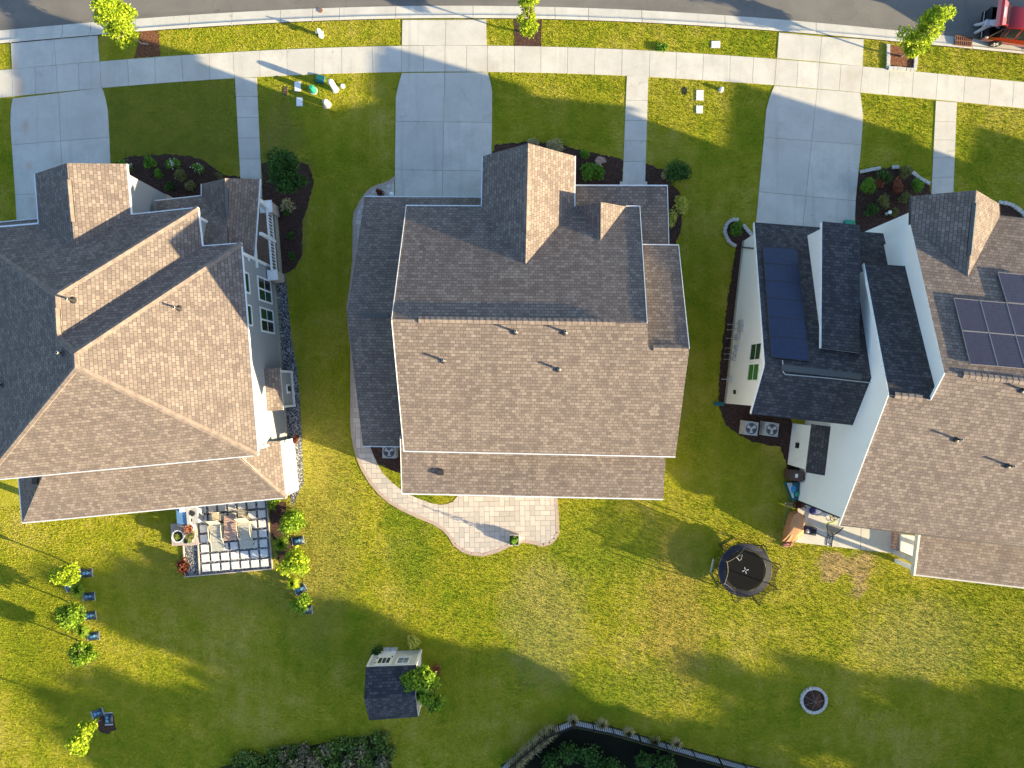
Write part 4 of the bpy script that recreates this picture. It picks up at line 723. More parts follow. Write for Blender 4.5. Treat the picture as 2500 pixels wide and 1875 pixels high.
# ---------------------------------------------------------------- plants
def leaves(blobs, size, mat, name, parent, flat_=.5, asp=.6, edge=True):
    V = []
    for (o, rx, ry, rz, n) in blobs:
        d = rng.normal(size=(n, 3)); d /= np.linalg.norm(d, axis=1)[:, None]
        r = rng.random(n)**(.45 if edge else .33); lump = 1+.22*np.sin(d[:, 0]*5+o[0])*np.sin(d[:, 1]*6+o[1])+.1*np.sin(d[:, 2]*9)
        V.append(np.array(o)[None]+d*r[:, None]*lump[:, None]*np.array([rx, ry, rz]))
    P_ = np.concatenate(V); n = len(P_)
    a = rng.normal(size=(n, 3)); a[:, 2] *= flat_; a /= np.linalg.norm(a, axis=1)[:, None]
    q = rng.normal(size=(n, 3)); q -= (q*a).sum(1)[:, None]*a; q /= np.linalg.norm(q, axis=1)[:, None]
    s = size*rng.uniform(.6, 1.35, n)[:, None]
    v = np.stack([P_-a*s, P_+q*s*asp, P_+a*s, P_-q*s*asp], 1).reshape(-1, 3)
    me = bpy.data.meshes.new(name); me.vertices.add(4*n); me.vertices.foreach_set('co', v.ravel()); me.loops.add(4*n); me.loops.foreach_set('vertex_index', np.arange(4*n, dtype=np.int32))
    me.polygons.add(n); me.polygons.foreach_set('loop_start', np.arange(0, 4*n, 4, dtype=np.int32)); me.polygons.foreach_set('loop_total', np.full(n, 4, np.int32)); me.update(); me.validate(); me.materials.append(MATS[mat])
    o = bpy.data.objects.new(name, me); COL.objects.link(o)
    if parent: o.parent = parent
    return o
def clumps(ctr, rx, ry, rz, k, sub, n, spread=.62):
    out = []
    for _ in range(k):
        d = Vector((random.gauss(0, 1), random.gauss(0, 1), random.gauss(0, 1))).normalized()*random.uniform(.35, 1)**.6
        s = sub*random.uniform(.7, 1.25); o = Vector(ctr)+Vector((d.x*rx*spread, d.y*ry*spread, d.z*rz*spread)); out.append((tuple(o), rx*s, ry*s, rz*s, n//k))
    return out
def tree(name, label, cat, base, crown, h, mat, n, size, group=None, tr=.06, k=9, trunkmat='bark_trunk', sub=.42):
    """base: px of the foot; crown: list of (px,py,z,rx,ry,rz)"""
    t = thing(name, label, cat, group); bw = W(*base); b = MB(); c0_ = W(*crown[0][:3]); topc = max(crown, key=lambda q_: q_[2]); tp = W(*topc[:3])
    b.tube([bw, lerp(bw, Vector((c0_.x, c0_.y, c0_.z*.5)), .5), Vector((lerp(bw.x, c0_.x, .7), lerp(bw.y, c0_.y, .7), c0_.z*.7)), c0_, tp], tr, 0, 8, tr*.35)
    for _ in range(14):
        s0 = lerp(bw, c0_, random.uniform(.6, 1)); q_ = random.choice(crown); o = W(*q_[:3]); e_ = o+Vector((random.uniform(-.7, .7)*q_[3], random.uniform(-.7, .7)*q_[4], random.uniform(-.1, .7)*q_[5])); b.tube([s0, lerp(s0, e_, .5)+UP*.1, e_], tr*.45, 0, 6, tr*.12)
    b.build('trunk', trunkmat, t, smooth=True)
    bl = []
    for (px, py, z, rx, ry, rz) in crown: bl += clumps(W(px, py, z), rx, ry, rz, k, sub, n//len(crown))
    leaves(bl, size, mat, 'crown', t); return t
tree('street_tree', 'lime green street tree in the bark bed at the left end of the verge', 'tree', (361, 108), [(300, 78, 2.4, 1.15, 1.0, .9), (280, 42, 3.4, 1.35, 1.2, 1.1), (262, 14, 4.3, 1.05, 1.0, .9)], 5, 'leaf_lime', 12000, .068, 'street trees on the verge')
tree('street_tree', 'slim lime green street tree in the dark mulch square by the centre drive', 'tree', (1292, 80), [(1288, 66, 1.9, .65, .55, .7), (1290, 40, 3.0, .75, .7, .9), (1292, 8, 4.3, .65, .6, .9)], 5, 'leaf_lime', 5600, .066, 'street trees on the verge')
tree('street_tree', 'leaning lime green street tree in the white stone square near the red car', 'tree', (2200, 138), [(2232, 112, 2.1, 1.15, .75, .7), (2250, 80, 3.1, 1.35, 1.05, .95), (2288, 44, 4.2, .95, .9, .8)], 5, 'leaf_lime', 9000, .068, 'street trees on the verge')
tree('tree', 'dense dark green tree beside the left house porch', 'tree', (700, 432), [(688, 405, 1.7, 1.25, 1.15, 1.1), (700, 440, 1.3, 1.2, .9, .8)], 3, 'leaf_dark', 9000, .07)
tree('tree', 'bright green tree growing against the right side of the shed', 'tree', (1030, 1668), [(1028, 1662, 2.9, 1.25, 1.0, .8), (1048, 1688, 2.6, 1.15, .9, .7), (1066, 1718, 2.2, .75, .75, .6)], 3, 'leaf_mid', 7000, .10)
tree('young_tree', 'young lime tree on a bare trunk beside two mulch bags', 'tree', (249, 1757), [(208, 1785, 2.2, .75, .65, .7), (190, 1812, 2.9, .8, .75, .7), (195, 1830, 2.6, .55, .5, .5)], 3, 'leaf_lime', 3600, .085, tr=.035)
tree('young_tree', 'bright lime young tree, topmost of three in the left garden row', 'tree', (196, 1390), [(163, 1398, 1.7, .95, .85, .8)], 2, 'leaf_lime', 4200, .068, 'young trees in the left garden row')
tree('young_tree', 'mid green young tree, middle of three in the left garden row', 'tree', (205, 1490), [(178, 1500, 1.6, .95, .95, .75)], 2, 'leaf_mid', 4200, .068, 'young trees in the left garden row')
tree('young_tree', 'mid green young tree, lowest of three in the left garden row', 'tree', (226, 1580), [(196, 1598, 1.6, 1.0, .85, .75)], 2, 'leaf_mid', 4200, .068, 'young trees in the left garden row')
def shrub(label, px, py, r, mat, h=None, n=900, size=.06, name='shrub', cat='shrub', group=None, stretch=1):
    t = thing(name, label, cat, group); h = h or r; o = W(px, py, h); b = MB(); g_ = Vector((o.x, o.y, 0))
    for _ in range(5): b.tube([g_, o+Vector((random.uniform(-r, r)*.5, random.uniform(-r, r)*.5, 0))], .014, 0, 5)
    b.build('stem', 'bark_trunk', t); leaves(clumps(o, r, r*stretch, h*.95, 6, .55, n), size, mat, 'foliage', t); return t
shrub('large bright green shrub below the white porch wall end', 709, 1282, .95, 'leaf_mid', .8, 2600, .08)
shrub('large yellow-lime shrub right of the stepping stone patio', 716, 1375, 1.0, 'leaf_lime', .9, 2800, .085)
shrub('round bright green shrub below the yellow-lime one, last in the patio row', 732, 1475, .65, 'leaf_mid', .6, 1500, .075)
G = 'flowering shrubs in the bed before the left house'
for (x, y, r, m, l, fl) in ((975, 1275, .42, 'leaf_green', 'white-flowering shrub nearest the roof corner in the left front bed', 1), (1150, 1245, .42, 'leaf_green', 'round green shrub between the two white-flowering ones in the left front bed', 0), (1330, 1265, .42, 'leaf_green', 'white-flowering shrub at the middle top of the left front bed', 1), (1525, 1300, .38, 'leaf_green', 'right white-flowering shrub of the left front bed', 1), (1215, 1340, .33, 'leaf_green', 'small plain green shrub low in the left front bed', 0), (1395, 1360, .50, 'leaf_olive', 'olive shrub with open twigs in the left front bed', 0), (1455, 1430, .45, 'leaf_olive', 'dull olive shrub close to the left house wall', 0), (1685, 1365, .28, 'leaf_olive', 'small olive shrub by the left walkway', 0), (1300, 1440, .3, 'leaf_dark', 'small dark shrub deep in the left front bed', 0)):
    p = c(11, x, y); t = shrub(l, p[0], p[1], r, m, r, 900, .05, group=G)
    if fl: o = W(p[0], p[1], r*1.5); leaves([(tuple(o), r*.9, r*.9, r*.35, 26)], .045, 'petal_white', 'flower', t, flat_=.1, asp=.9)['kind'] = 'stuff'
shrub('pale straw flowering shrub at the foot of the dark tree', 700-2, 500, .5, 'leaf_straw', .45, 700, .06)
shrub('straw grass tuft left of the garage gable tip', 1300, 352, .45, 'leaf_straw', .3, 600, .05); shrub('greyish twiggy shrub right of the garage gable tip', 1357, 358, .6, 'leaf_straw', .35, 900, .045)
shrub('small green shrub in the centre front bed', 1429, 374, .33, 'leaf_green', .3, 700, .055); shrub('pink flowering shrub in the centre front bed', 1464, 396, .42, 'petal_pink', .3, 500, .045)
shrub('big bright green shrub near the entry roof of the centre house', 1443, 424, .7, 'leaf_green', .5, 2000, .07)
shrub('dark wispy shrub at the right corner of the entry roof', 1655, 428, .95, 'leaf_dark', .7, 2400, .06); shrub('straw-tipped shrub left of the dark wispy one', 1627, 420, .45, 'leaf_straw', .5, 500, .05)
shrub('yellow-green shrub beside the entry roof edge', 1658, 497, .62, 'leaf_yellow', .45, 1300, .055, stretch=1.1); shrub('pale yellow shrub lowest along the entry roof edge', 1640, 535, .42, 'leaf_yellow', .4, 900, .055, stretch=1.6)
shrub('round green shrub inside the small stone-edged bed', 1795, 556, .5, 'leaf_green', .4, 1400, .06)
shrub('clipped bright green ball shrub at the left of the right front bed', *c(14, 1015, 1442), .55, 'leaf_green', .5, 2600, .04); shrub('clipped bright green ball shrub at the right of the right front bed', *c(14, 1392, 1440), .45, 'leaf_green', .45, 2200, .04)
for x, y, r, m, l in ((1140, 1350, .55, 'leaf_dark', 'dark olive shrub at the top of the right front bed'), (1290, 1330, .5, 'leaf_olive', 'olive and red shrub near the stone edging of the right front bed'), (1110, 1395, .38, 'leaf_red', 'reddish shrub beside the clipped ball in the right front bed'), (1235, 1430, .5, 'leaf_red', 'large rusty red shrub in the middle of the right front bed'), (1140, 1550, .5, 'leaf_olive', 'spiky olive shrub below the middle of the right front bed'), (1290, 1530, .42, 'leaf_olive', 'spiky olive shrub nearest the gable of the right house'), (1030, 1620, .45, 'leaf_dark', 'dark shrub in the low left of the right front bed'), (1210, 1640, .3, 'leaf_olive', 'small olive shrub low in the right front bed')):
    p = c(14, x, y); shrub(l, *p, r, m, r*.7, 900, .05, group='shrubs in the right front bed')
shrub('yellow shrub with orange leaves at the upper right corner of the shed', 1008, 1572, .55, 'leaf_yellow', .4, 700, .07); shrub('orange-red twiggy shrub beside the shed tree', 1062, 1635, .4, 'leaf_red', .35, 260, .06)
shrub('dark green shrub left of the shed door', 917, 1590, .38, 'leaf_dark', .35, 500, .06); shrub('dark purple plant on the paver path left of the drive', 926, 472, .3, 'leaf_maroon', .25, 400, .05)
shrub('clump of green weeds on the edge of the verge', *c(13, 1310, 362), .36, 'leaf_green', .12, 500, .05)
shrub('red-brown spiky plant at the left end of the gravel strip', 446, 1384, .55, 'leaf_maroon', .4, 320, .11); shrub('small green shrub between patio and white wall', 668, 1228, .45, 'leaf_mid', .35, 700, .06)
shrub('brown dried plant at the corner of the white porch wall', 722, 1072, .3, 'leaf_maroon', .25, 300, .05)
for i, (x, y, r) in enumerate(((700, 520, .3), (708, 575, .28), (712, 625, .3))): shrub(['upper', 'middle', 'lower'][i]+' small dark shrub in the mulch beside the left porch railing', x, y, r, 'leaf_dark', .25, 400, .05, group='small shrubs beside the left porch')
def tuft(label, px, py, r, mat='leaf_mid', n=260, h=.5, group=None):
    """ornamental grass: arching blades from one point"""
    o = W(px, py, 0); b = MB()
    for _ in range(n):
        a = random.uniform(0, 2*math.pi); l = r*random.uniform(.5, 1.1); hh = h*random.uniform(.5, 1.1); d = Vector((math.cos(a), math.sin(a), 0)); s_ = Vector((-d.y, d.x, 0))*.012
        p0 = o+d*.04; p1 = o+d*l*.5+UP*hh; p2 = o+d*l+UP*hh*.6; b.face([p0-s_, p0+s_, p1+s_, p1-s_]); b.face([p1-s_, p1+s_, p2])
    return tag(b.build('grass_clump', mat, None), label, 'ornamental grass', group)
tuft('fountain grass between the two big patio shrubs', 690, 1325, .6, 'leaf_mid', 320); tuft('bright fountain grass below the yellow-lime shrub', 718, 1420, .5, 'leaf_lime', 300)
tuft('green fountain grass under the topmost mulch bag of the left row', 196, 1436, .6, 'leaf_mid', 320); tuft('green fountain grass above the lowest mulch bag of the left row', 207, 1535, .55, 'leaf_mid', 300)
for i, (x, y) in enumerate(((1398, 1752), (1468, 1762), (1532, 1782), (1595, 1802), (1648, 1808))): tuft(['first', 'second', 'third', 'fourth', 'fifth'][i]+' pale grass tuft along the right run of the fence, counted from its corner', x, y, .45, 'leaf_straw' if i != 3 else 'leaf_olive', 240, .55, 'pale grass tufts along the fence')
for i in range(7): tuft(f'straw grass clump, {["lowest", "second", "third", "fourth", "fifth", "sixth", "topmost"][i]} along the left run of the fence counted upwards', lerp(1262, 1352, i/6)-6, lerp(1862, 1782, i/6)-4, .6, 'leaf_straw', 170, .6, 'straw grass clumps at the left run of the fence')

# ---------------------------------------------------------------- small things
def box_thing(name, label, cat, px, py, z, lx, ly, lz, rot, mat, zc=None):
    p = W(px, py, z+lz); b = MB(); b.box(p.x, p.y, z, lx, ly, lz, rot, 0); o = b.build(name, mat); 
    bv = o.modifiers.new('b', 'BEVEL'); bv.width = min(lx, ly, lz)*.18; bv.segments = 2
    return tag(o, label, cat)
def ac(label, px, py, rot):
    t = thing('air_conditioner', label, 'air conditioner', 'outdoor air conditioners'); p = W(px, py, .85); S = .78
    b = MB(); b.box(p.x, p.y, .06, S, S, .74, rot)
    for i in range(9):
        z = .12+i*.075
        b.box(p.x, p.y, z, S+.03, S+.03, .03, rot)
    b.build('casing', 'beige', t)
    b = MB(); b.box(p.x, p.y, .80, S+.02, S+.02, .05, rot); tp_ = b.build('lid', 'ac_grey', t); m_ = tp_.modifiers.new('b', 'BEVEL'); m_.width = .03; m_.segments = 2
    b = MB(); b.lathe((p.x, p.y, .851), [(.34, 0), (.34, .006), (.0, .006)], 0, 28); b.build('fan_well', 'navy', t)
    b = MB(); 
    for k in range(3):
        a = rot+.6+k*2*math.pi/3; q = Vector((math.cos(a), math.sin(a), 0)); r_ = Vector((-q.y, q.x, 0)); o = Vector((p.x, p.y, .862)); b.face([o+q*.06-r_*.05, o+q*.28-r_*.12, o+q*.28+r_*.10, o+q*.06+r_*.05])
    b.lathe((p.x, p.y, .86), [(.07, 0), (.07, .02), (.0, .03)], 0, 12); b.build('fan', 'bag_pale', t)
    b = MB()
    for rr in (.12, .2, .28, .34): b.tube([Vector((p.x+rr*math.cos(k*math.pi/12), p.y+rr*math.sin(k*math.pi/12), .885)) for k in range(24)], .006, 0, 4, closed=True)
    b.build('grille', 'ac_grey', t)
    b = MB(); b.box(p.x, p.y, 0, S+.06, S+.06, .06, rot); b.build('pad', 'stone_white', t)
ac('air conditioner in the mulch beside the centre house back corner', *c(32, 1106, 640), R(-1)); ac('left one of two air conditioners behind the right house wing', *c(34, 108, 462), R(-7)); ac('right one of two air conditioners behind the right house wing', *c(34, 266, 470), R(-7))
# mulch bags
def bag(label, px, py, rot):
    t = thing('mulch_bag', label, 'mulch bag', 'bags of mulch lying on the lawn'); p = W(px, py, .08); b = MB(); n = 9; u = Vector((math.cos(rot), math.sin(rot), 0)); v = Vector((-u.y, u.x, 0)); lx, ly = .66, .50
    g = [[p*1.0+u*lx*(i/(n-1)-.5)+v*ly*(j/(n-1)-.5)*(1+.06*math.sin(i*1.7)) for j in range(n)] for i in range(n)]
    for i in range(n):
        for j in range(n): e_ = (math.sin(math.pi*i/(n-1))*math.sin(math.pi*j/(n-1)))**.5; g[i][j] = Vector((g[i][j].x, g[i][j].y, .015+.15*e_+random.uniform(-.008, .012)*e_))
    for i in range(n-1):
        for j in range(n-1): b.face([g[i][j], g[i+1][j], g[i+1][j+1], g[i][j+1]], 0)
    b.build('bag_body', 'bag', t, smooth=True); b = MB(); U = UP*.008
    for i, j in ((2, 3), (2, 4), (3, 3), (3, 4), (3, 5), (2, 5), (4, 4), (5, 4), (5, 3), (5, 5), (6, 4)): b.face([g[i][j]+U, g[i+1][j]+U, g[i+1][j+1]+U, g[i][j+1]+U], 0)
    b.build('printed_panel', 'bag_print', t); b = MB()
    for i in (0, n-1):
        s = -1 if i == 0 else 1
        for j in range(n-1): b.face([g[i][j]+U, g[i][j+1]+U, g[i][j+1]+u*s*(.05+.02*(j % 2))+UP*.02, g[i][j]+u*s*(.05+.02*((j+1) % 2))+UP*.01])
    b.build('crimped_edge', 'bag_pale', t)
bag('mulch bag beside the topmost tree of the left row, brightest printed', 210, 1400, R(5)); bag('mulch bag second from top in the left row', 216, 1457, R(4)); bag('mulch bag third from top in the left row', 219, 1504, R(8)); bag('lowest mulch bag of the left row', 227, 1554, R(6))
bag('half-hidden mulch bag under the topmost tree of the left row', 172, 1432, R(25)); bag('left and tilted one of two mulch bags near the bare-trunk tree', 237, 1743, R(20)); bag('right and upright one of two mulch bags near the bare-trunk tree', 264, 1756, R(93))
bag('mulch bag between the two big patio shrubs', 727, 1321, R(10)); bag('mulch bag right of the fountain grass below the yellow-lime shrub', 733, 1440, R(30)); bag('mulch bag mostly hidden under the last shrub of the patio row', 747, 1490, R(5))
# verge and lawn fittings
def lid(label, px, py, lx, ly, rot=0, mat='white', cat='utility lid'):
    p = W(px, py); t = thing('meter_pit', label, cat); b = MB(); b.box(p.x, p.y, 0, lx, ly, .05, rot); o = b.build('cover', mat, t); m_ = o.modifiers.new('b', 'BEVEL'); m_.width = .018; m_.segments = 3; m_.affect = 'EDGES'
    b = MB(); b.box(p.x, p.y, 0, lx+.07, ly+.07, .035, rot); b.build('rim', 'stone_white', t)
lid('white utility lid in the middle of the small lit verge by the walkway', 727, 211.5, .34, .55); lid('white utility lid half in shade below the other', 731.5, 249, .34, .5); lid('upper white utility lid on the lawn right of the centre walkway', 1708, 233, .40, .58); lid('lower small white utility lid right of the centre walkway', 1707, 267.5, .36, .42); lid('wide white utility lid in the grass verge near the road', 1747, 109, .5, .36)
def oval(label, px, py, rx, ry, mat): p = W(px, py); b = MB(); b.prism([(p.x+rx*math.cos(k*math.pi/10), p.y+ry*math.sin(k*math.pi/10)) for k in range(20)], 0, .03, 0); tag(b.build('valve_cover', mat), label, 'valve cover')
oval('brown oval valve cover near the left walkway', 697, 222, .14, .28, 'brown_bin'); oval('dark oval valve cover right of the centre walkway', 1671.5, 221.5, .15, .24, 'black'); oval('round iron cover set in the kerb', *c(12, 578, 82), .13, .13, 'grate')
def pedestal(label, px, py, prof, mat, name='utility_pedestal', cat='utility pedestal', rims=None):
    p = W(px, py); t = thing(name, label, cat); b = MB(); b.lathe(p, prof, 0, 20); b.build('body', mat, t, smooth=True)
    b = MB(); r = prof[0][0]; b.lathe(p, [(r+.06, 0), (r+.06, .03), (r, .04)], 0, 20); b.build('base', rims or 'stone_white', t)
pedestal('tall white cylindrical utility post casting a long shadow over the sidewalk', 819, 219, [(.17, 0), (.17, 1.05), (.15, 1.16), (.09, 1.22), (0, 1.24)], 'white')
pedestal('beige domed utility pedestal lowest in the lit patch of lawn', 799, 256, [(.20, 0), (.19, .42), (.15, .55), (.08, .60), (0, .62)], 'beige'); pedestal('green utility pedestal between white lid and beige dome', 766, 222, [(.19, 0), (.17, .45), (.12, .6), (0, .62)], 'green_pl')
b = MB(); p = W(783, 195); b.box(p.x, p.y, 0, .5, .45, .18, R(-10)); tag(b.build('utility_box', 'teal'), 'low teal box beside the tall white utility post', 'utility box')
pedestal('small white pipe cleanout right of the tall white post', 837, 211, [(.10, 0), (.10, .14), (.05, .15), (.05, .18), (0, .18)], 'white', 'cleanout_cap', 'cleanout'); pedestal('small white cleanout on the lawn left of the right drive', 1760, 220, [(.10, 0), (.10, .25), (.05, .27), (0, .28)], 'white', 'cleanout_cap', 'cleanout')
pedestal('small white round lamp in the mulch of the right front bed', 2164, 522, [(.04, 0), (.04, .3), (.11, .34), (.11, .4), (0, .46)], 'white', 'garden_lamp', 'garden lamp'); pedestal('white path lamp at the lower left corner of the centre drive', 959, 478, [(.05, 0), (.05, .35), (.13, .36), (.13, .45), (.05, .5), (0, .5)], 'white', 'garden_lamp', 'garden lamp')
t = thing('fire_hydrant', 'white fire hydrant on the verge near the road', 'hydrant'); p = W(785, 88); b = MB(); b.lathe(p, [(.16, 0), (.16, .06), (.11, .07), (.11, .55), (.14, .56), (.14, .6), (.12, .68), (.07, .76), (.04, .78), (.04, .84), (0, .84)], 0, 16); b.build('barrel', 'white', t, smooth=True)
b = MB(); [b.tube([p+UP*.45, p+UP*.45+Vector((dx, dy, 0))], .06, 0, 10) for dx, dy in ((.22, 0), (-.22, 0), (0, -.24))]; b.build('nozzle', 'white', t)
# storm drain grate
t = thing('storm_drain', 'rusty brown storm drain grate in the kerb near the red car', 'drain'); b = MB(); A0, A1, A2, A3 = [W(*c(14, *q)) for q in ((1675, 282), (1805, 295), (1797, 366), (1668, 352))]
b.prism([v.xy for v in (A0, A1, A2, A3)], .075, .095); b.build('pit', 'black', t); b = MB()
for f in np.linspace(0, 1, 10): a = lerp(A0, A1, f); e_ = lerp(A3, A2, min(1, f+.08)); b.bar(Vector((a.x, a.y, .11)), Vector((e_.x, e_.y, .11)), .045, .03)
for q_, r_ in ((A0, A1), (A3, A2), (lerp(A0, A3, .5), lerp(A1, A2, .5))): b.bar(Vector((q_.x, q_.y, .112)), Vector((r_.x, r_.y, .112)), .05, .03)
b.build('grate', 'grate', t)
# stone edgings
def edging(label, px, w=.2, L=.24, h=.13, closed=False):
    t = thing('stone_edging', label, 'stone edging'); P_ = [W(*q) for q in px]; 
    if closed: P_.append(P_[0])
    for a, e_ in zip(P_, P_[1:]):
        n = max(1, round((e_-a).length/L)); rr = math.atan2((e_-a).y, (e_-a).x)
        for i in range(n):
            o = a+(e_-a)*(i+.5)/n; b = MB(); b.box(o.x, o.y, 0, (e_-a).length/n-.02, w*random.uniform(.9, 1.1), h*random.uniform(.85, 1.1), rr+random.uniform(-.06, .06)); s = b.build('stone', 'stone_white', t); m_ = s.modifiers.new('b', 'BEVEL'); m_.width = .015; m_.segments = 1
edging('white stone ring around bare mulch on the back right lawn', [(RB[0]+30*math.cos(k*math.pi/11), RB[1]+30*math.sin(k*math.pi/11)) for k in range(22)], .17, .22, closed=True)
edging('white stone edging curving round the small bed by the right house wing', [(1836, 576), (1822, 560), (1812, 549)] ); edging('white stone edging, left arc of the small bed by the right house wing', [(1803, 537), (1787, 537), (1775, 545), (1768, 562), (1772, 578), (1780, 592), (1797, 602)])
edging('straight white stone edging at the top left of the right front bed', cl(14, 945, 1330, 1040, 1308, 1100, 1300)); edging('white stone edging at the right of the right front bed', cl(14, 1190, 1292, 1240, 1292)); edging('curved white stone edging nearest the right walkway', cl(14, 1345, 1330, 1400, 1378, 1445, 1400, 1480, 1420))
edging('white stone square round the leaning street tree', cl(14, 1160, 345, 1160, 530, 1365, 545, 1380, 380), .2, .26); edging('white stone edging at the far right beyond the right gable', cl(14, 2010, 1560, 2110, 1580, 2180, 1630, 2240, 1690))
t = thing('mulch_mound', 'low mound of brown mulch with sticks inside the white stone ring', 'mulch mound'); b = MB(); o = W(*RB); b.lathe(o+UP*.03, [(.72, 0), (.5, .08), (.25, .19), (.05, .27), (0, .28)], 0, 22); b.build('mound', 'mulch', t, smooth=True); b = MB()
for k in range(7): a = k*.9; b.tube([o+Vector((0, 0, .33)), o+Vector((math.cos(a)*.6, math.sin(a)*.6, .08))], .012, 0, 5)
b.build('stick', 'bark_trunk', t)

# ---------------------------------------------------------------- trampoline
t = thing('trampoline', 'black round trampoline with safety net and ladder on the back lawn', 'trampoline'); C0 = W(1819.6, 1392.5, .78); gx = Vector((C0.x, C0.y, 0))
ring = lambda o, r, z, n=32, ph=0: [Vector((o.x+r*math.cos(ph+2*math.pi*k/n), o.y+r*math.sin(ph+2*math.pi*k/n), z)) for k in range(n)]
b = MB(); b.lathe((gx.x, gx.y, .78), [(1.22, 0), (1.22, .012), (0, .012)], 0, 40); b.build('jump_mat', 'mat_black', t)
b = MB(); r_i, r_o = ring(gx, 1.23, .80, 40), ring(gx, 1.60, .72, 40)
for k in range(40): b.face([r_i[k], r_o[k], r_o[(k+1) % 40], r_i[(k+1) % 40]])
b.build('pad', 'navy', t); b = MB(); b.tube(ring(gx, 1.60, .70, 40), .03, closed=True); b.build('frame', 'black', t)
for k in range(4):
    a = .5+k*math.pi/2; d = Vector((math.cos(a), math.sin(a), 0)); s_ = Vector((-d.y, d.x, 0)); b = MB(); f0 = gx+d*1.55-s_*.5; f1 = gx+d*1.55+s_*.5
    b.tube([f0+UP*.70, f0+d*.15+UP*.1, f0+d*.2+UP*.03, f1+d*.2+UP*.03, f1+d*.15+UP*.1, f1+UP*.70], .022); b.build('leg', 'dark_metal', t)
tops_ = ring(gx, 1.66, 1.95, 8, .28)
for k in range(8):
    a = .28+k*math.pi/4; d = Vector((math.cos(a), math.sin(a), 0)); b = MB(); b.tube([gx+d*1.6+UP*.3, gx+d*1.68+UP*.7, gx+d*1.86+UP*1.3, gx+d*1.84+UP*1.8, gx+d*1.70+UP*1.97], .032); b.build('pole', 'dark_metal', t)
b = MB()
for k in range(8):
    A_, B_ = tops_[k], tops_[(k+1) % 8]; lowA, lowB = ring(gx, 1.28, .81, 8, .28)[k], ring(gx, 1.28, .81, 8, .28)[(k+1) % 8]; N = 6
    for i in range(N):
        f0, f1 = i/N, (i+1)/N; s0_, s1_ = [1-.10*math.sin(math.pi*f) for f in (f0, f1)]; top0 = lerp(A_, B_, f0); top1 = lerp(A_, B_, f1); top0 = gx+(top0-gx)*1+Vector((0, 0, -.12*math.sin(math.pi*f0))); top1 = gx+(top1-gx)+Vector((0, 0, -.12*math.sin(math.pi*f1)))
        top0 = Vector((gx.x+(top0.x-gx.x)*s0_, gx.y+(top0.y-gx.y)*s0_, top0.z)); top1 = Vector((gx.x+(top1.x-gx.x)*s1_, gx.y+(top1.y-gx.y)*s1_, top1.z)); b.face([lerp(lowA, lowB, f0), lerp(lowA, lowB, f1), top1, top0])
b.build('net', 'net', t)
b = MB()
for k in range(8):
    A_, B_ = tops_[k], tops_[(k+1) % 8]; pts = []
    for i in range(7): f = i/6; q = lerp(A_, B_, f); s_ = 1-.10*math.sin(math.pi*f); pts.append(Vector((gx.x+(q.x-gx.x)*s_, gx.y+(q.y-gx.y)*s_, q.z-.12*math.sin(math.pi*f))))
    b.tube(pts, .013, 0, 5)
b.build('net_rim', 'dark_metal', t)
b = MB()
for k in range(4): a = .25+k*math.pi/2; d = Vector((math.cos(a), math.sin(a), 0)); o = gx+UP*.802; b.bar(o+d*.05, o+d*.20, .035, .006)
b.build('centre_mark', 'white', t)
b = MB(); h0 = gx+Vector((-.40, .62, .95)); b.tube([h0, h0+Vector((-.28, .30, .25)), h0+Vector((.05, .45, .35)), h0+Vector((.05, .10, .1))], .022, 0, 6, closed=True); b.build('hoop', 'stone_white', t)
b = MB(); d = Vector((-.62, .78, 0)).normalized(); s_ = Vector((-d.y, d.x, 0))
for k in (-.17, .17): b.tube([gx+d*1.6+s_*k+UP*.70, gx+d*1.95+s_*k+UP*.02], .02)
for f in (.25, .5, .75): b.tube([gx+d*lerp(1.6, 1.95, f)+s_*-.17+UP*lerp(.70, .02, f), gx+d*lerp(1.6, 1.95, f)+s_*.17+UP*lerp(.70, .02, f)], .02)
b.build('ladder', 'dark_metal', t)
b = MB(); b.tube([gx+Vector((-1.75, .55, .25)), gx+Vector((-1.92, -.25, .25))], .05, 0, 8); b.build('shoe_rack', 'ac_grey', t)

# ---------------------------------------------------------------- left patio of stepping stones
Z2 = lambda x, y: zq(400, 1200, 6.144, x, y)
PT = [Z2(500, 120), Z2(1540, 60), Z2(1630, 1150), Z2(330, 1272), Z2(300, 800), Z2(500, 790)]
BEDS.append(PT); BEDS.append([Z2(160, 150), Z2(500, 150), Z2(520, 810), Z2(120, 820), Z2(95, 480)])
pt = thing('stepping_stone_patio', 'square patio of pale stepping stones in dark gravel behind the left house', 'patio'); b = MB(); b.prism([W(*q).xy for q in PT], -.02, .03); b.build('gravel_bed', 'gravel', pt)
for i in range(7):
    for j in range(7):
        q = Z2(585+146.7*i+8.7*j, 262-12.8*i+146.7*j); p = W(*q); b = MB(); b.box(p.x, p.y, .02, .45, .45, .05, R(5)); b.build('stepping_stone', 'pale_slab', pt)
b = MB(); ed = [Z2(500, 120), Z2(520, 790), Z2(300, 800), Z2(325, 1275), Z2(1632, 1155), Z2(1545, 100)]
for a, e_ in zip(ed, ed[1:]): b.bar(W(*a)+UP*.05, W(*e_)+UP*.05, .06, .1)
b.bar(W(*Z2(520, 790))+UP*.052, W(*Z2(545, 1250))+UP*.052, .06, .1); b.build('edge_board', 'wood', pt)
dk = thing('wooden_platform', 'small grey plank platform carrying flower pots beside the stepping stone patio', 'platform'); A0, A1, A2, A3 = [W(*Z2(*q), .2) for q in ((95, 490), (490, 455), (520, 790), (120, 818))]
b = MB()
for i in range(9): f0, f1 = i/9+.006, (i+1)/9-.006; b.prism([lerp(A0, A1, f0).xy, lerp(A0, A1, f1).xy, lerp(A3, A2, f1).xy, lerp(A3, A2, f0).xy], .02, .2)
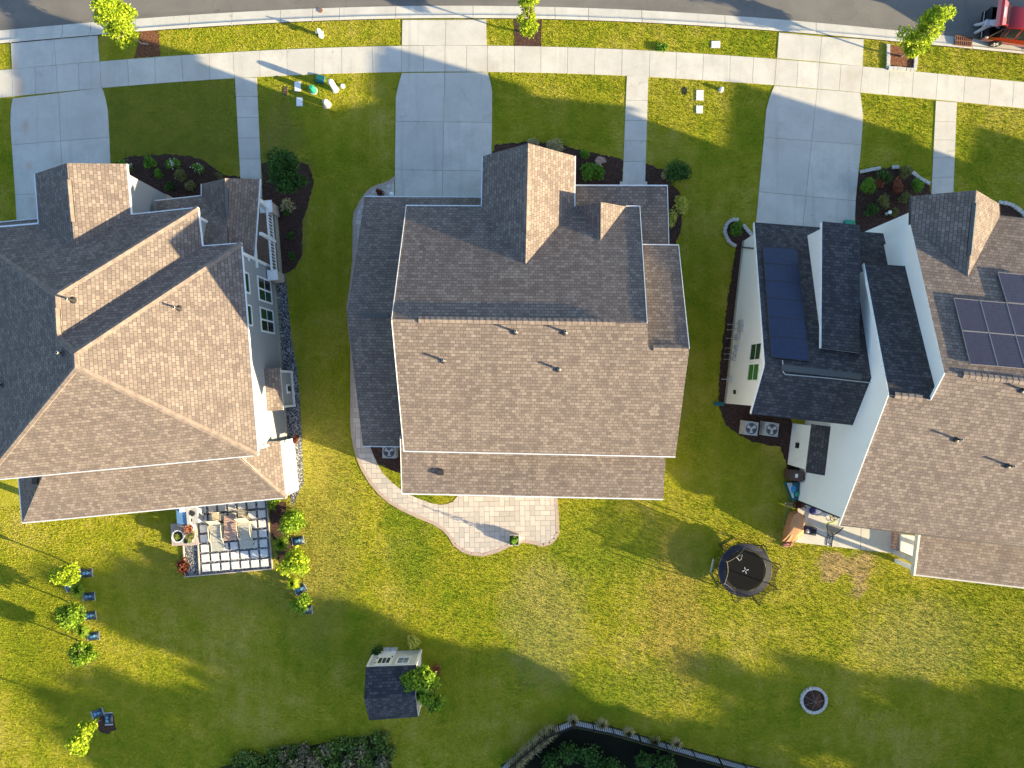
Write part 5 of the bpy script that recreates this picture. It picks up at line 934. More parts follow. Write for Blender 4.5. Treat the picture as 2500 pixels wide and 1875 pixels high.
b.build('plank', 'deck', dk)
def pot(label, x, y, r, mat, leafm=None, lr=.25, ln=200, z=.2, h=.45):
    q = Z2(x, y); p = W(*q, z+h); t = thing('flower_pot', label, 'flower pot', 'flower pots on the wooden platform'); b = MB(); b.lathe((p.x, p.y, z), [(r*.7, 0), (r, h*.9), (r*1.04, h), (r*.9, h), (r*.86, h-.06), (0, h-.06)], 0, 22); b.build('pot', mat, t, smooth=True)
    b = MB(); b.lathe((p.x, p.y, z+h-.058), [(r*.84, 0), (0, .01)], 0, 16); b.build('soil', 'mulch', t)
    if leafm: leaves([((p.x, p.y, z+h+lr*.5), lr, lr, lr*.6, ln)], .08, leafm, 'plant', t, asp=.25)
pot('big white pot with dark soil and a small sprig', 205, 675, .36, 'white', 'leaf_mid', .2, 30); pot('white pot with a spiky red plant', 380, 550, .25, 'white', 'leaf_red', .33, 200); pot('pale pot with a leafy olive plant', 410, 665, .22, 'stone_white', 'leaf_olive', .3, 220, h=.35); pot('small dark green pot at the platform front', 325, 742, .16, 'teal', None, h=.25); pot('small pale pot right of the dark green one', 395, 745, .12, 'stone_white', 'leaf_mid', .1, 40, h=.2)
def lounger(label, bx, by, hx, hy, w=.66):
    """bx,by: foot end; hx,hy: head end (zoom px)"""
    t = thing('sun_lounger', label, 'sun lounger', 'sun loungers on the stepping stone patio'); f0, h0 = W(*Z2(bx, by), .36), W(*Z2(hx, hy), .36); d = (h0-f0); L = d.length; d = d.normalized(); s_ = Vector((d.y, -d.x, 0)); f0.z = .36
    b = MB(); n = 9; m_ = f0+d*L*.80
    for i in range(n): a = f0+(m_-f0)*(i+.04)/n; e_ = f0+(m_-f0)*(i+.96)/n; b.face([a-s_*w/2, e_-s_*w/2, e_+s_*w/2, a+s_*w/2]) if False else b.bar(a-s_*0, e_, w, .03)
    b.build('seat', 'lounger', t); b = MB(); top = m_+d*L*.18+UP*.62; b.bar(m_+UP*.02, top, w, .035); b.build('backrest', 'khaki', t)
    b = MB()
    for k in (-1, 1):
        o = s_*k*(w/2+.05); b.tube([f0+o, m_+o], .025); b.tube([m_+o-d*1.1+UP*0, m_+o-d*.8+UP*.24, m_+o-d*.2+UP*.27, m_+o+UP*.2], .03)
    b.build('armrest', 'khaki', t)
    for k in (-1, 1):
        for ff in (.12, .85):
            b = MB(); o = f0+(m_-f0)*ff+s_*k*(w/2+.03); b.tube([o, Vector((o.x, o.y, .02))], .025, 0, 6); b.build('leg', 'dark_metal', t)
lounger('left sun lounger beside the slatted table on the patio', 810, 890, 770, 400); lounger('right sun lounger beside the slatted table on the patio', 1245, 855, 1190, 360)
t = thing('side_table', 'slatted red-brown table between the two sun loungers', 'table'); p = W(*Z2(990, 545), .5); b = MB()
for i in range(10): b.box(p.x+.02*0-.0, p.y+.70-.155*i, .47, .72, .13, .03, R(5))
b.build('table_top', 'table_top', t)
for dx, dy in ((-.3, -.65), (.3, -.65), (-.3, .65), (.3, .65)): b = MB(); b.box(p.x+dx, p.y+dy, 0, .05, .05, .47); b.build('leg', 'dark_metal', t)
def pchair(label, x, y):
    t = thing('patio_chair', label, 'chair', 'patio chairs above the loungers'); p = W(*Z2(x, y), .45); b = MB(); b.box(p.x, p.y, .42, .5, .48, .04, R(5)); b.build('seat', 'khaki', t); b = MB(); b.bar(p+Vector((0, .26, 0)), p+Vector((.02, .38, .5)), .5, .04); b.build('backrest', 'khaki', t)
    b = MB(); [b.tube([Vector((p.x+k*.3, p.y-.24, 0)), Vector((p.x+k*.3, p.y-.22, .62)), Vector((p.x+k*.3, p.y+.25, .64)), Vector((p.x+k*.3, p.y+.3, 0))], .022) for k in (-1, 1)]; b.build('arm_frame', 'black', t)
pchair('left patio chair above the sun loungers', 785, 385); pchair('right patio chair above the sun loungers', 1190, 360)
t = thing('grill', 'blue and white outdoor grill half under the back roof of the left house', 'grill'); p = W(*Z2(245, 360), 1.0); b = MB(); b.box(p.x, p.y+.3, 0, .62, 1.7, .88, R(5)); b.build('cabinet', 'steel_blue', t); b = MB(); b.box(p.x+.08, p.y+.6, .88, .3, .8, .12, R(5)); b.build('lid', 'white', t); b = MB(); b.box(p.x+.42, p.y+.3, 0, .2, 1.7, .95, R(5)); b.build('side_shelf', 'stone_white', t)
t = thing('prep_counter', 'pale counter with pots and pans beside the blue grill', 'counter'); p = W(*Z2(420, 330), .9); b = MB(); b.box(p.x, p.y+.1, 0, .6, 1.4, .85, R(5)); b.build('counter', 'ac_grey', t); b = MB(); b.lathe((p.x+.05, p.y, .85), [(.14, 0), (.16, .12), (0, .12)], 0, 16); b.lathe((p.x-.1, p.y-.4, .85), [(.10, 0), (.12, .05), (0, .05)], 0, 16); b.build('pan', 'dark_metal', t)
# planter at the paver patio edge
t = thing('square_planter', 'square white planter with green herbs on the paver patio edge', 'planter'); q = c(32, 2070, 1325); p = W(*q, .4); b = MB(); S = .58
for dx, dy, lx, ly in ((-S/2, 0, .04, S+.04), (S/2, 0, .04, S+.04), (0, -S/2, S-.04, .04), (0, S/2, S-.04, .04)): b.box(p.x+dx, p.y+dy, 0, lx, ly, .42)
b.build('box', 'stone_white', t); b = MB(); b.box(p.x, p.y, 0, S-.04, S-.04, .36); b.build('soil', 'mulch', t); leaves([((p.x, p.y, .45), .25, .25, .16, 500)], .05, 'leaf_green', 'plant', t); 
b = MB(); b.tube([(p.x, p.y, .3), (p.x+.02, p.y, 1.7)], .012, 0, 6); b.build('stake', 'bark_trunk', t); leaves([((p.x, p.y, .9), .13, .13, .5, 90)], .05, 'leaf_green', 'vine', t)

# ---------------------------------------------------------------- right patio
Z3 = lambda x, y: zq(1880, 1110, 5.53, x, y)
RP = [Z3(380, 600), Z3(900, 700), Z3(2000, 1060), Z3(1960, 1360), Z3(1645, 1335), Z3(330, 1180), Z3(390, 760)]; BEDS.append(RP)
slabs('back_patio', [[Z3(380, 590), Z3(1235, 700), Z3(1215, 1282), Z3(335, 1182)], [Z3(1237, 700), Z3(1760, 760), Z3(1700, 1338), Z3(1217, 1282)]], .034)
t = thing('trash_bin', 'brown wheeled trash bin against the white wall of the right house', 'bin'); p = W(*Z3(360, 285), 1.0); b = MB(); b.box(p.x-.05, p.y, .05, .68, .58, .9, R(-7)); o = b.build('body', 'brown_bin', t); b = MB(); b.box(p.x, p.y, .95, .82, .64, .07, R(-7)); o2 = b.build('lid', 'brown_bin', t)
for o_ in (o, o2): m_ = o_.modifiers.new('b', 'BEVEL'); m_.width = .03; m_.segments = 2
b = MB(); b.box(p.x-.02, p.y, 1.022, .16, .22, .004, R(-7)); b.build('sticker', 'white', t); b = MB(); b.bar(p+Vector((.44, -.28, -.02)), p+Vector((.44, .28, -.02)), .05, .05); b.build('handle', 'black', t)
for k in (-1, 1): b = MB(); b.lathe((p.x+.33, p.y+k*.3, .0), [(.11, .02), (.11, .2), (0, .2)], 0, 14); b.build('wheel', 'rubber', t)
t = thing('toy_storage_bag', 'blue and green printed bag slumped by the brown trash bin', 'bag'); p = W(*Z3(325, 490), .5); b = MB(); b.prism([(p.x-.45, p.y+.5), (p.x+.35, p.y+.5), (p.x+.35, p.y-.5), (p.x-.05, p.y-.62)], 0, .42); b.build('body', 'teal', t); b = MB(); b.prism([(p.x-.42, p.y+.48), (p.x-.1, p.y+.48), (p.x+.02, p.y-.4), (p.x-.08, p.y-.45)], .42, .45); b.build('printed_panel', 'bag_pale', t); b = MB(); b.blob((p.x-.02, p.y+.1, .47), .17, .25, .05, 0, jit=.01); b.build('blue_patch', 'blue_print', t); b = MB(); b.blob((p.x+.2, p.y-.2, .44), .15, .16, .10); b.build('green_patch', 'green_pl', t)
# covered grill: tan cover draped over it
t = thing('covered_grill', 'grill under a tan brown fabric cover at the edge of the right patio', 'grill cover'); b = MB(); base = [Z3(150, 1180), Z3(190, 960), Z3(250, 790), Z3(330, 740), Z3(465, 830), Z3(440, 1090), Z3(330, 1180)]; topz = [Z3(300, 810), Z3(355, 770), Z3(430, 880), Z3(425, 1060), Z3(330, 1090), Z3(285, 960)]
bw_ = [W(*q) for q in base]; cen = sum(bw_, Vector())/7; K = 42; rings_ = []
def per(f, P_): n = len(P_); x = f*n; i = int(x) % n; return lerp(P_[i], P_[(i+1) % n], x-int(x))
tw_ = [W(*q, 1.05) for q in topz]
for lev, zz in ((0, .0), (.25, .35), (.6, .75), (.92, 1.05), (1.3, 1.12)):
    rg = []
    for k in range(K):
        f = k/K; A_ = per(f, bw_); d_v = (A_-cen); B_ = sum(tw_, Vector())/6+d_v*.62; o = lerp(A_, B_, min(lev, 1)); 
        if lev > 1: o = lerp(B_, sum(tw_, Vector())/6, .6)
        fold = 1+.06*math.sin(k*2.4)*(1-min(lev, 1)*.5); ctr = lerp(cen, sum(tw_, Vector())/6, min(lev, 1)); o = ctr+(o-ctr)*fold; rg.append(Vector((o.x, o.y, zz)))
    rings_.append(rg)
for A_, B_ in zip(rings_, rings_[1:]):
    for k in range(K): b.face([A_[k], A_[(k+1) % K], B_[(k+1) % K], B_[k]])
b.face(rings_[-1]); b.build('cover', 'tan_cover', t, smooth=True)
b = MB(); p = W(*Z3(250, 1190), .1)
for k in range(7): b.blob((p.x+random.uniform(-.35, .35), p.y+random.uniform(-.18, .2), .08), random.uniform(.12, .3), random.uniform(.05, .1), .09, 0, jit=.02)
tag(b.build('crumpled_cloth', 'rose_cloth', smooth=True), 'crumpled rose-brown cloth lying at the foot of the covered grill', 'cloth')
t = thing('kettle_grill_tray', 'small black charcoal box with a round knob on the right patio', 'charcoal box'); p = W(*Z3(540, 1030), .35); b = MB(); b.box(p.x, p.y, 0, .85, .48, .3, R(-10)); b.build('box', 'navy', t); b = MB(); b.blob((p.x-.15, p.y+.0, .34), .12, .12, .08); b.build('knob', 'ac_grey', t, smooth=True)
t = thing('broom', 'long black broom lying from the charcoal box towards the goal', 'broom'); b = MB(); b.tube([W(*Z3(600, 1040), .3), W(*Z3(780, 1130), .1)], .02); b.build('handle', 'black', t); b = MB(); [b.tube([W(*Z3(590, 1035), .3), W(*Z3(560+random.uniform(-15, 60), 985+random.uniform(-10, 110)), .32)], .012, 0, 4) for _ in range(16)]; b.build('bristles', 'black', t)
t = thing('toy_goal', 'black framed toy goal with a grey net on the right patio', 'toy goal'); b = MB()
fr_pts = [Z3(790, 1035), Z3(855, 1060), Z3(835, 1250), Z3(770, 1225)]; fw = [W(*q, .05) for q in fr_pts]; b.tube(fw, .028, closed=True)
for f in (.28, .8): b.tube([lerp(fw[0], fw[3], f), lerp(fw[1], fw[2], f)], .025)
b.tube([lerp(fw[0], fw[3], .28)*.6+lerp(fw[1], fw[2], .28)*.4, lerp(fw[0], fw[3], .8)*.6+lerp(fw[1], fw[2], .8)*.4], .02)
b.tube([W(*Z3(790, 1080), .05), W(*Z3(765, 960), .7), W(*Z3(790, 925), 1.1)], .03); b.tube([W(*Z3(860, 1085), .05), W(*Z3(930, 1045), .6), W(*Z3(990, 985), 1.1)], .03); b.build('frame', 'black', t)
b = MB(); b.face([W(*Z3(790, 930), 1.05), W(*Z3(985, 980), 1.05), W(*Z3(930, 1045), .6), W(*Z3(860, 1085), .1), W(*Z3(790, 1080), .1), W(*Z3(765, 960), .7)]); b.build('net', 'net', t)
b = MB(); b.lathe(W(*Z3(575, 755)), [(.19, 0), (.24, .08), (.19, .2), (.08, .25), (0, .25)], 0, 20); tag(b.build('toy_ball', 'purple', smooth=True), 'deep blue ball on the right patio near the wall', 'ball')
b = MB(); b.blob(W(*Z3(650, 760), .25), .17, .17, .2); tag(b.build('toy_helmet', 'white', smooth=True), 'white rounded toy between the blue ball and the goal', 'toy')
b = MB(); b.blob(W(*Z3(755, 800), .25), .2, .2, .17); tag(b.build('toy_bowl', 'bag_pale', smooth=True), 'pale grey rounded toy on the right patio', 'toy')
t = thing('toy_tricycle', 'lime and white toy frame against the back wall of the right house', 'toy'); b = MB(); p = W(*Z3(850, 880), .3); b.tube([p+Vector((-.5, -.25, 0)), p+Vector((0, -.12, .1)), p+Vector((.5, -.15, 0))], .035); b.build('frame', 'lime_plastic', t)
for dx, dy in ((-.25, .1), (0, .05), (.15, .12)): b = MB(); b.tube(ring(p+Vector((dx, dy, 0)), .14, .25, 14), .02, closed=True); b.build('wheel', 'rubber', t)
b = MB(); b.tube([W(*Z3(180, 970), .03), W(*Z3(190, 830), .03), W(*Z3(225, 755), .03), W(*Z3(290, 735), .03), W(*Z3(350, 765), .03)], .02); tag(b.build('garden_hose', 'hose'), 'green garden hose curving beside the covered grill', 'hose')
t = thing('plant_stand', 'black pot stand with brown dried flowers by the wall corner', 'planter'); p = W(*Z3(380, 690), .3); b = MB(); b.box(p.x, p.y, 0, .4, .3, .3); b.build('box', 'black', t); leaves([((p.x+.1, p.y+.1, .45), .35, .22, .2, 200)], .06, 'leaf_maroon', 'plant', t); leaves([((p.x-.45, p.y+.1, .3), .35, .2, .2, 160)], .07, 'leaf_straw', 'dry_leaves', t)
t = thing('recycling_box', 'small teal box at the foot of the right drive', 'box'); p = W(2075, 544, .3); b = MB(); b.box(p.x, p.y, 0, .55, .3, .3, R(-7)); b.build('box', 'teal', t); b = MB(); b.box(p.x, p.y, .3, .6, .34, .03, R(-7)); b.build('lid', 'green_pl', t)
t = thing('splash_block', 'dark teal splash block at the corner of the right house wing', 'splash block'); p = W(1755, 986); b = MB(); b.box(p.x, p.y, 0, .62, .24, .08, R(-3)); b.build('tray', 'teal', t)
# ---------------------------------------------------------------- fence
fe = thing('fence', 'black metal picket fence running round the dark thicket at the bottom', 'fence'); FP = [(1225, 1893), (1330, 1805), (1402, 1775), (1500, 1795), (1700, 1853), (1830, 1888), (2100, 1950)]; FW = [Vector((W(*q, 1.1).x, W(*q, 1.1).y, 0)) for q in FP]; FP = [(p.x*40+1250, 937.5-p.y*40) for p in FW]; b = MB(); bp = MB(); L = 0
for a, e_ in zip(FW, FW[1:]):
    d = (e_-a); n = int(d.length/.13); b.bar(a+UP*1.08, e_+UP*1.08, .045, .04); b.bar(a+UP*.95, e_+UP*.95, .04, .04); b.bar(a+UP*.15, e_+UP*.15, .04, .04)
    for i in range(n): p = a+d*i/n; bp.bar(p+UP*.05, p+UP*1.2, .03, .03)
b.build('rail', 'black', fe); bp.build('picket', 'black', fe)
for i, (x, y) in enumerate(FP+[(lerp(FP[i][0], FP[i+1][0], f), lerp(FP[i][1], FP[i+1][1], f)) for i, f in ((1, .5), (2, .5), (3, .33), (3, .66), (4, .5))]): p = W(x, y); q = MB(); q.box(p.x, p.y, 0, .07, .07, 1.3); q.build('post', 'black', fe)
wall_px = [(q[0], q[1]+12) for q in FP]
b = MB()
for a, e_ in zip(wall_px, wall_px[1:]): A_, B_ = W(*a), W(*e_); b.bar(A_+UP*.02, B_+UP*.02, .34, .08)
tag(b.build('retaining_kerb', 'ac_grey'), 'grey concrete kerb at the foot of the black fence', 'kerb')
DK = [(q[0], q[1]+23) for q in FP]+[(2100, 2300), (1000, 2300)]; BEDS.append(DK); sheet('thicket_floor', DK, .03, 'shaded_floor')  # near-black ground colour carries the deep shade of the thicket
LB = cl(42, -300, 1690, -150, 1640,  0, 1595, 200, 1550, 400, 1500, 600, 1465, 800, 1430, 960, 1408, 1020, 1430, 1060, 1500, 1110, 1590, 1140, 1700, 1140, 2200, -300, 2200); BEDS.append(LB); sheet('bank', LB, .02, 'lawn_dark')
def mass(label, name, blobs, mat, size): o = leaves(blobs, size, mat, name, None); o['label'] = label; o['category'] = 'undergrowth'; o['kind'] = 'stuff'; return o
bl = []
for k in range(130):
    f = random.random(); x = lerp(560, 955, f); y0 = lerp(1858, 1800, f)+4; y = y0+random.uniform(-9, 0) if random.random() < .25 else random.uniform(y0+4, 1905); p = W(x, y, .2); s_ = random.uniform(.15, .5); bl.append((tuple(p), s_, s_, s_*.8, int(420*s_)))
mass('low green undergrowth along the bottom left bank', 'undergrowth', bl, 'leaf_under', .08)
bl = []
for k in range(16): x = random.uniform(690, 950); p = W(x, random.uniform(1830, 1885), .3); bl.append((tuple(p), .4, .5, .4, 110))
mass('straw coloured reeds among the bottom left bank', 'dry_reeds', bl, 'leaf_reed', .12)
for i, (x, y, s, m) in enumerate(((1395, 1850, .9, 'leaf_green'), (1450, 1860, 1.0, 'leaf_green'), (1580, 1850, .8, 'leaf_mid'), (1620, 1872, .9, 'leaf_green'), (1500, 1880, .9, 'leaf_green'), (1340, 1865, .8, 'leaf_green'))): shrub(['first', 'second', 'fourth', 'fifth', 'third', 'leftmost low'][i]+' dark bush behind the fence in the thicket', x, y, s, 'leaf_dark', .5, 650, .09, group='bushes in the thicket behind the fence')

# ---------------------------------------------------------------- red car with raised tailgate, and the person at its boot
car = thing('parked_car', 'red hatchback with its tailgate raised, parked by the kerb', 'car'); ca = R(-7.5); cu = Vector((math.cos(ca), math.sin(ca), 0)); cv = Vector((-cu.y, cu.x, 0)); rw = W(2431, 104, .35); co = rw-cu*.95+cv*.86; co.z = -.03
def CP(x, y, z): return co+cu*x+cv*y+UP*z
st = [(0, .84, .40, .92, .92, .70), (.10, .90, .30, .95, .97, .74), (.72, .92, .26, .98, 1.60, .60), (.95, .93, .25, .98, 1.70, .63), (1.6, .94, .25, .97, 1.74, .64), (2.5, .94, .25, .95, 1.70, .63), (3.0, .94, .25, .94, 1.52, .62), (3.55, .93, .25, .96, 1.06, .72), (4.3, .88, .28, .88, .93, .70), (4.7, .74, .35, .70, .72, .6)]
def sec(s): x, w, z0, zb, zr, wr = s; return [CP(x, -w*.9, z0), CP(x, -w, z0+.25), CP(x, -w*.985, zb), CP(x, -wr, zr-.03), CP(x, -wr*.6, zr), CP(x, wr*.6, zr), CP(x, wr, zr-.03), CP(x, w*.985, zb), CP(x, w, z0+.25), CP(x, w*.9, z0)]
secs = [sec(s) for s in st]; b = MB(); g = MB()
for i in range(len(secs)-1):
    A_, B_ = secs[i], secs[i+1]
    for k in range(9):
        glass = k in (2, 6) and 2 <= i <= 6; front_g = k in (3, 4, 5) and i == 6
        if i == 1 and k in (2, 3, 4, 5, 6): continue
        if glass or front_g:
            q = [A_[k], B_[k], B_[k+1], A_[k+1]]; ce = sum(q, Vector())/4; 
            b.face(q); nrm = (q[1]-q[0]).cross(q[2]-q[0]).normalized(); s_ = 1 if nrm.dot(ce-CP(2.3, 0, .8)) > 0 else -1; g.face([ce+(v-ce)*.86+nrm*s_*.012 for v in q])
        else: b.face([A_[k], B_[k], B_[k+1], A_[k+1]])
b.face(secs[0]); b.face(list(reversed(secs[-1]))); b.build('body', 'car_red', car, smooth=True); g.build('side_window', 'glass_dark', car)
b = MB(); b.face([CP(.1, -.85, .95), CP(.1, .85, .95), CP(.6, .8, .6), CP(.6, -.8, .6)]); b.face([CP(.71, -.56, 1.54), CP(.71, .56, 1.54), CP(.6, .8, .6), CP(.6, -.8, .6)]); b.face([CP(.11, -.88, .97), CP(.73, -.59, 1.58), CP(.6, -.78, .6)]); b.face([CP(.11, .88, .97), CP(.73, .59, 1.58), CP(.6, .78, .6)]); b.face([CP(-.0, -.86, .975), CP(.13, -.9, .99), CP(.13, .9, .99), CP(-.0, .86, .975)]); b.face([CP(-.012, -.82, .62), CP(-.012, .82, .62), CP(-.0, .86, .975), CP(-.0, -.86, .975)]); b.build('boot', 'black', car)
b = MB(); h0, h1 = (.33, 1.66), (-.55, 2.02); pr = [(.74, 1.66, .58), (.42, 1.92, .66), (.12, 2.06, .78), (-.04, 2.04, .84), (-.14, 1.90, .80)]
for (x0, z0, w0), (x1, z1, w1_) in zip(pr, pr[1:]): b.face([CP(x0, -w0, z0), CP(x0, w0, z0), CP(x1, w1_, z1), CP(x1, -w1_, z1)]); b.face([CP(x0, -w0, z0-.07), CP(x1, -w1_, z1-.07), CP(x1, w1_, z1-.07), CP(x0, w0, z0-.07)]); [b.face([CP(x0, k*w0, z0), CP(x1, k*w1_, z1), CP(x1, k*w1_, z1-.07), CP(x0, k*w0, z0-.07)]) for k in (-1, 1)]
tg = b.build('tailgate', 'car_red', car); b = MB(); b.face([CP(.69, -.5, 1.725), CP(.69, .5, 1.725), CP(.46, .58, 1.91), CP(.46, -.58, 1.91)]); b.build('rear_window', 'glass_dark', tg)
b = MB(); b.bar(CP(.2, -.3, 2.045), CP(.2, .3, 2.045), .14, .03); b.build('number_plate', 'bag_pale', tg)
for k in (-1, 1):
    b = MB(); b.blob(CP(.10, k*.80, .82), .10, .14, .12); b.build('tail_light', 'rim', car, smooth=True)
b = MB(); b.bar(CP(-.02, -.82, .5), CP(-.02, .82, .5), .2, .24); b.build('bumper', 'black', car); b = MB(); b.bar(CP(-.11, -.8, .625), CP(-.11, .8, .625), .03, .02); b.build('bumper_edge', 'bag_pale', car)
for x in (.95, 3.75):
    for k in (-1, 1):
        b = MB(); o = CP(x, k*.86, .36)
        for (r0_, y0), (r1_, y1) in zip([(.2, -.11), (.34, -.1), (.345, .1), (.2, .11)], [(.34, -.1), (.345, .1), (.2, .11), (.2, .11)]):
            for i in range(20):
                a0_, a1_ = 2*math.pi*i/20, 2*math.pi*(i+1)/20; f = lambda r, a, y: o+cu*r*math.cos(a)+UP*r*math.sin(a)+cv*y*1.0; b.face([f(r0_, a0_, y0), f(r0_, a1_, y0), f(r1_, a1_, y1), f(r1_, a0_, y1)])
        wh = b.build('wheel', 'tyre', car); b = MB(); s_ = k*.09
        for i in range(5):
            a = i*2*math.pi/5; b.bar(o+cv*s_+cu*.05*math.cos(a)+UP*.05*math.sin(a), o+cv*s_+cu*.22*math.cos(a)+UP*.22*math.sin(a), .07, .04)
        b.tube([o+cv*s_+cu*.23*math.cos(i*math.pi/10)+UP*.23*math.sin(i*math.pi/10) for i in range(20)], .018, 0, 5, closed=True); b.build('rim', 'rim', wh)
# person: one skinned body, bending into the boot
def skinned(name, verts, edges, radii, mat, parent=None, sub=2, root=0):
    me = bpy.data.meshes.new(name); me.from_pydata([tuple(v) for v in verts], edges, []); o = bpy.data.objects.new(name, me); COL.objects.link(o)
    sk = o.modifiers.new('skin', 'SKIN'); sk.use_smooth_shade = True
    if not me.skin_vertices: pass
    for i, r in enumerate(radii): me.skin_vertices[0].data[i].radius = (r, r) if not isinstance(r, tuple) else r
    me.skin_vertices[0].data[root].use_root = True
    ss = o.modifiers.new('s', 'SUBSURF'); ss.levels = sub; ss.render_levels = sub; me.materials.append(MATS[mat])
    if parent: o.parent = parent
    return o
pz = -.03
hipc = Vector((*W(2411, 58, .95).xy, .92)); fa = Vector((*W(2377, 82, .05).xy, .06)); fb = Vector((*W(2377, 62, .05).xy, .06)); sd = cv
f0 = (fa+fb)/2; fwd = cu
ha, hb = hipc-sd*.10, hipc+sd*.10; ka, kb = lerp(ha, fa, .5)+fwd*.06, lerp(hb, fb, .5)+fwd*.06
chest = hipc+fwd*.34+UP*.26; neck = chest+fwd*.17+UP*.10; head = neck+fwd*.12+UP*.08; sa, sb = chest-sd*.17+fwd*.08, chest+sd*.17+fwd*.08
ea, eb = sa+fwd*.20-UP*.2, sb+fwd*.12-UP*.18+sd*.08; wa, wb_ = ea+fwd*.2, eb+fwd*.2; wa.z = ea.z+.0
vs = [hipc, ha, ka, fa+UP*.04, hb, kb, fb+UP*.04, lerp(hipc, chest, .5), chest, neck, head, head+fwd*.1+UP*.05, sa, ea, wa, sb, eb, wb_]
es = [(0, 1), (1, 2), (2, 3), (0, 4), (4, 5), (5, 6), (0, 7), (7, 8), (8, 9), (9, 10), (10, 11), (8, 12), (12, 13), (13, 14), (8, 15), (15, 16), (16, 17)]
rd = [.16, .12, .08, .055, .12, .08, .055, .155, .17, .065, .10, .095, .075, .055, .04, .075, .055, .04]
per_ = bpy.data.objects.new('person', None); COL.objects.link(per_); tag(per_, 'person in pale grey clothes bending into the open boot of the red car', 'person')
skinned('body', vs, es, rd, 'shirt', per_)
skinned('trousers', [hipc, ha, ka, lerp(ka, fa, .93), hb, kb, lerp(kb, fb, .93)], [(0, 1), (1, 2), (2, 3), (0, 4), (4, 5), (5, 6)], [.18, .175, .105, .085, .175, .105, .085], 'pants', per_)
for nm, f_ in (('shoe', fa), ('shoe', fb)): skinned(nm, [f_-fwd*.06+UP*.0, f_+fwd*.06, f_+fwd*.16-UP*.015], [(0, 1), (1, 2)], [.06, .06, .045], 'shoe', per_, 1)
for nm, w_, s in (('hand', wa, -1), ('hand', wb_, 1)):
    vv = [w_, w_+fwd*.07]; ee = [(0, 1)]; rr = [.026, .03]
    for k_ in range(4): j = len(vv); o = sd*(k_-1.5)*.02; vv += [w_+fwd*.10+o, w_+fwd*.135+o-UP*.012]; ee += [(1, j), (j, j+1)]; rr += [.009, .008]
    j = len(vv); vv += [w_+fwd*.05-sd*s*.035, w_+fwd*.08-sd*s*.045]; ee += [(0, j), (j, j+1)]; rr += [.01, .009]
    skinned(nm, vv, ee, rr, 'skin', per_, 1)
b = MB(); b.blob(head+fwd*.06+UP*.045, .105, .095, .10); b.build('hair', 'hair', per_, smooth=True)

# ---------------------------------------------------------------- off-frame neighbours that shade the street and the lawns
def neighbour(label, cx, cy, hw, hl, zr, ze, rot):
    t = thing('house', label, 'house'); o = Vector((*W(cx, cy).xy, 0)); u = Vector((math.cos(rot), math.sin(rot), 0)); v = Vector((-u.y, u.x, 0)); b = MB(); P_ = lambda a, e_, z: o+u*a+v*e_+UP*z
    roof_face(b, [P_(0, hl, zr), P_(0, -hl, zr), P_(-hw, -hl, ze), P_(-hw, hl, ze)]); roof_face(b, [P_(0, hl, zr), P_(0, -hl, zr), P_(hw, -hl, ze), P_(hw, hl, ze)]); b.build('roof', ['shingle', 'trim'], t)
    b = MB(); gable_body(b, P_(-hw, -hl, ze), P_(-hw, hl, ze), P_(hw, hl, ze), P_(hw, -hl, ze), ze, ze, P_(0, -hl, zr), P_(0, hl, zr)); b.build('wall', 'siding_beige', t)
def neighbour_house(label, px, py):
    neighbour(label+', front gable wing', px-31, py+218, 2.6, 5.5, 7.95, 5.9, R(-8)); neighbour(label+', main block', px+215, py+430, 6.4, 8.5, 9.9, 5.9, R(82))
neighbour_house('nearer neighbour house east of the photo edge', 3049, 650); neighbour_house('farther neighbour house east of the photo edge', 3639, 758)
def big_tree(label, tip, h, r, n=2600, mat='leaf_forest', z0=.32, grp='tall trees beyond the gardens'):
    """tip: photo px where the crown's shadow ends; the foot follows from the sun's direction"""
    L = h/math.tan(R(SUN_EL))*40; nrm = math.hypot(1, SUN_SLOPE); fx, fy = tip[0]+L/nrm, tip[1]+L*SUN_SLOPE/nrm
    t = thing('tree', label, 'tree', grp); o = W(fx, fy); b = MB(); b.tube([o, o+UP*h*.5, o+UP*h*.93], .22, 0, 8, .06)
    for k in range(9): a = random.uniform(0, 6.28); z = h*random.uniform(z0, .8); b.tube([o+UP*z, o+UP*(z+.8)+Vector((math.cos(a), math.sin(a), 0))*r*.8], .06, 0, 5, .02)
    b.build('trunk', 'bark_trunk', t); bl = []
    for k in range(20):
        f = random.random(); z = lerp(h*z0, h*.93, f); rr = r*(1-.55*abs(f-.4)**1.2); a = random.uniform(0, 6.28); q = math.sqrt(random.random())*rr*.75; s = random.uniform(.7, 1.25); bl.append(((o.x+math.cos(a)*q, o.y+math.sin(a)*q, z), s, s, s*.8, n//20))
    leaves(bl, .34, mat, 'crown', t)
ORD = 'first second third fourth fifth sixth seventh eighth ninth tenth eleventh twelfth thirteenth fourteenth fifteenth sixteenth seventeenth eighteenth nineteenth twentieth twenty-first twenty-second twenty-third twenty-fourth twenty-fifth twenty-sixth twenty-seventh twenty-eighth twenty-ninth thirtieth thirty-first thirty-second thirty-third thirty-fourth thirty-fifth thirty-sixth'.split()
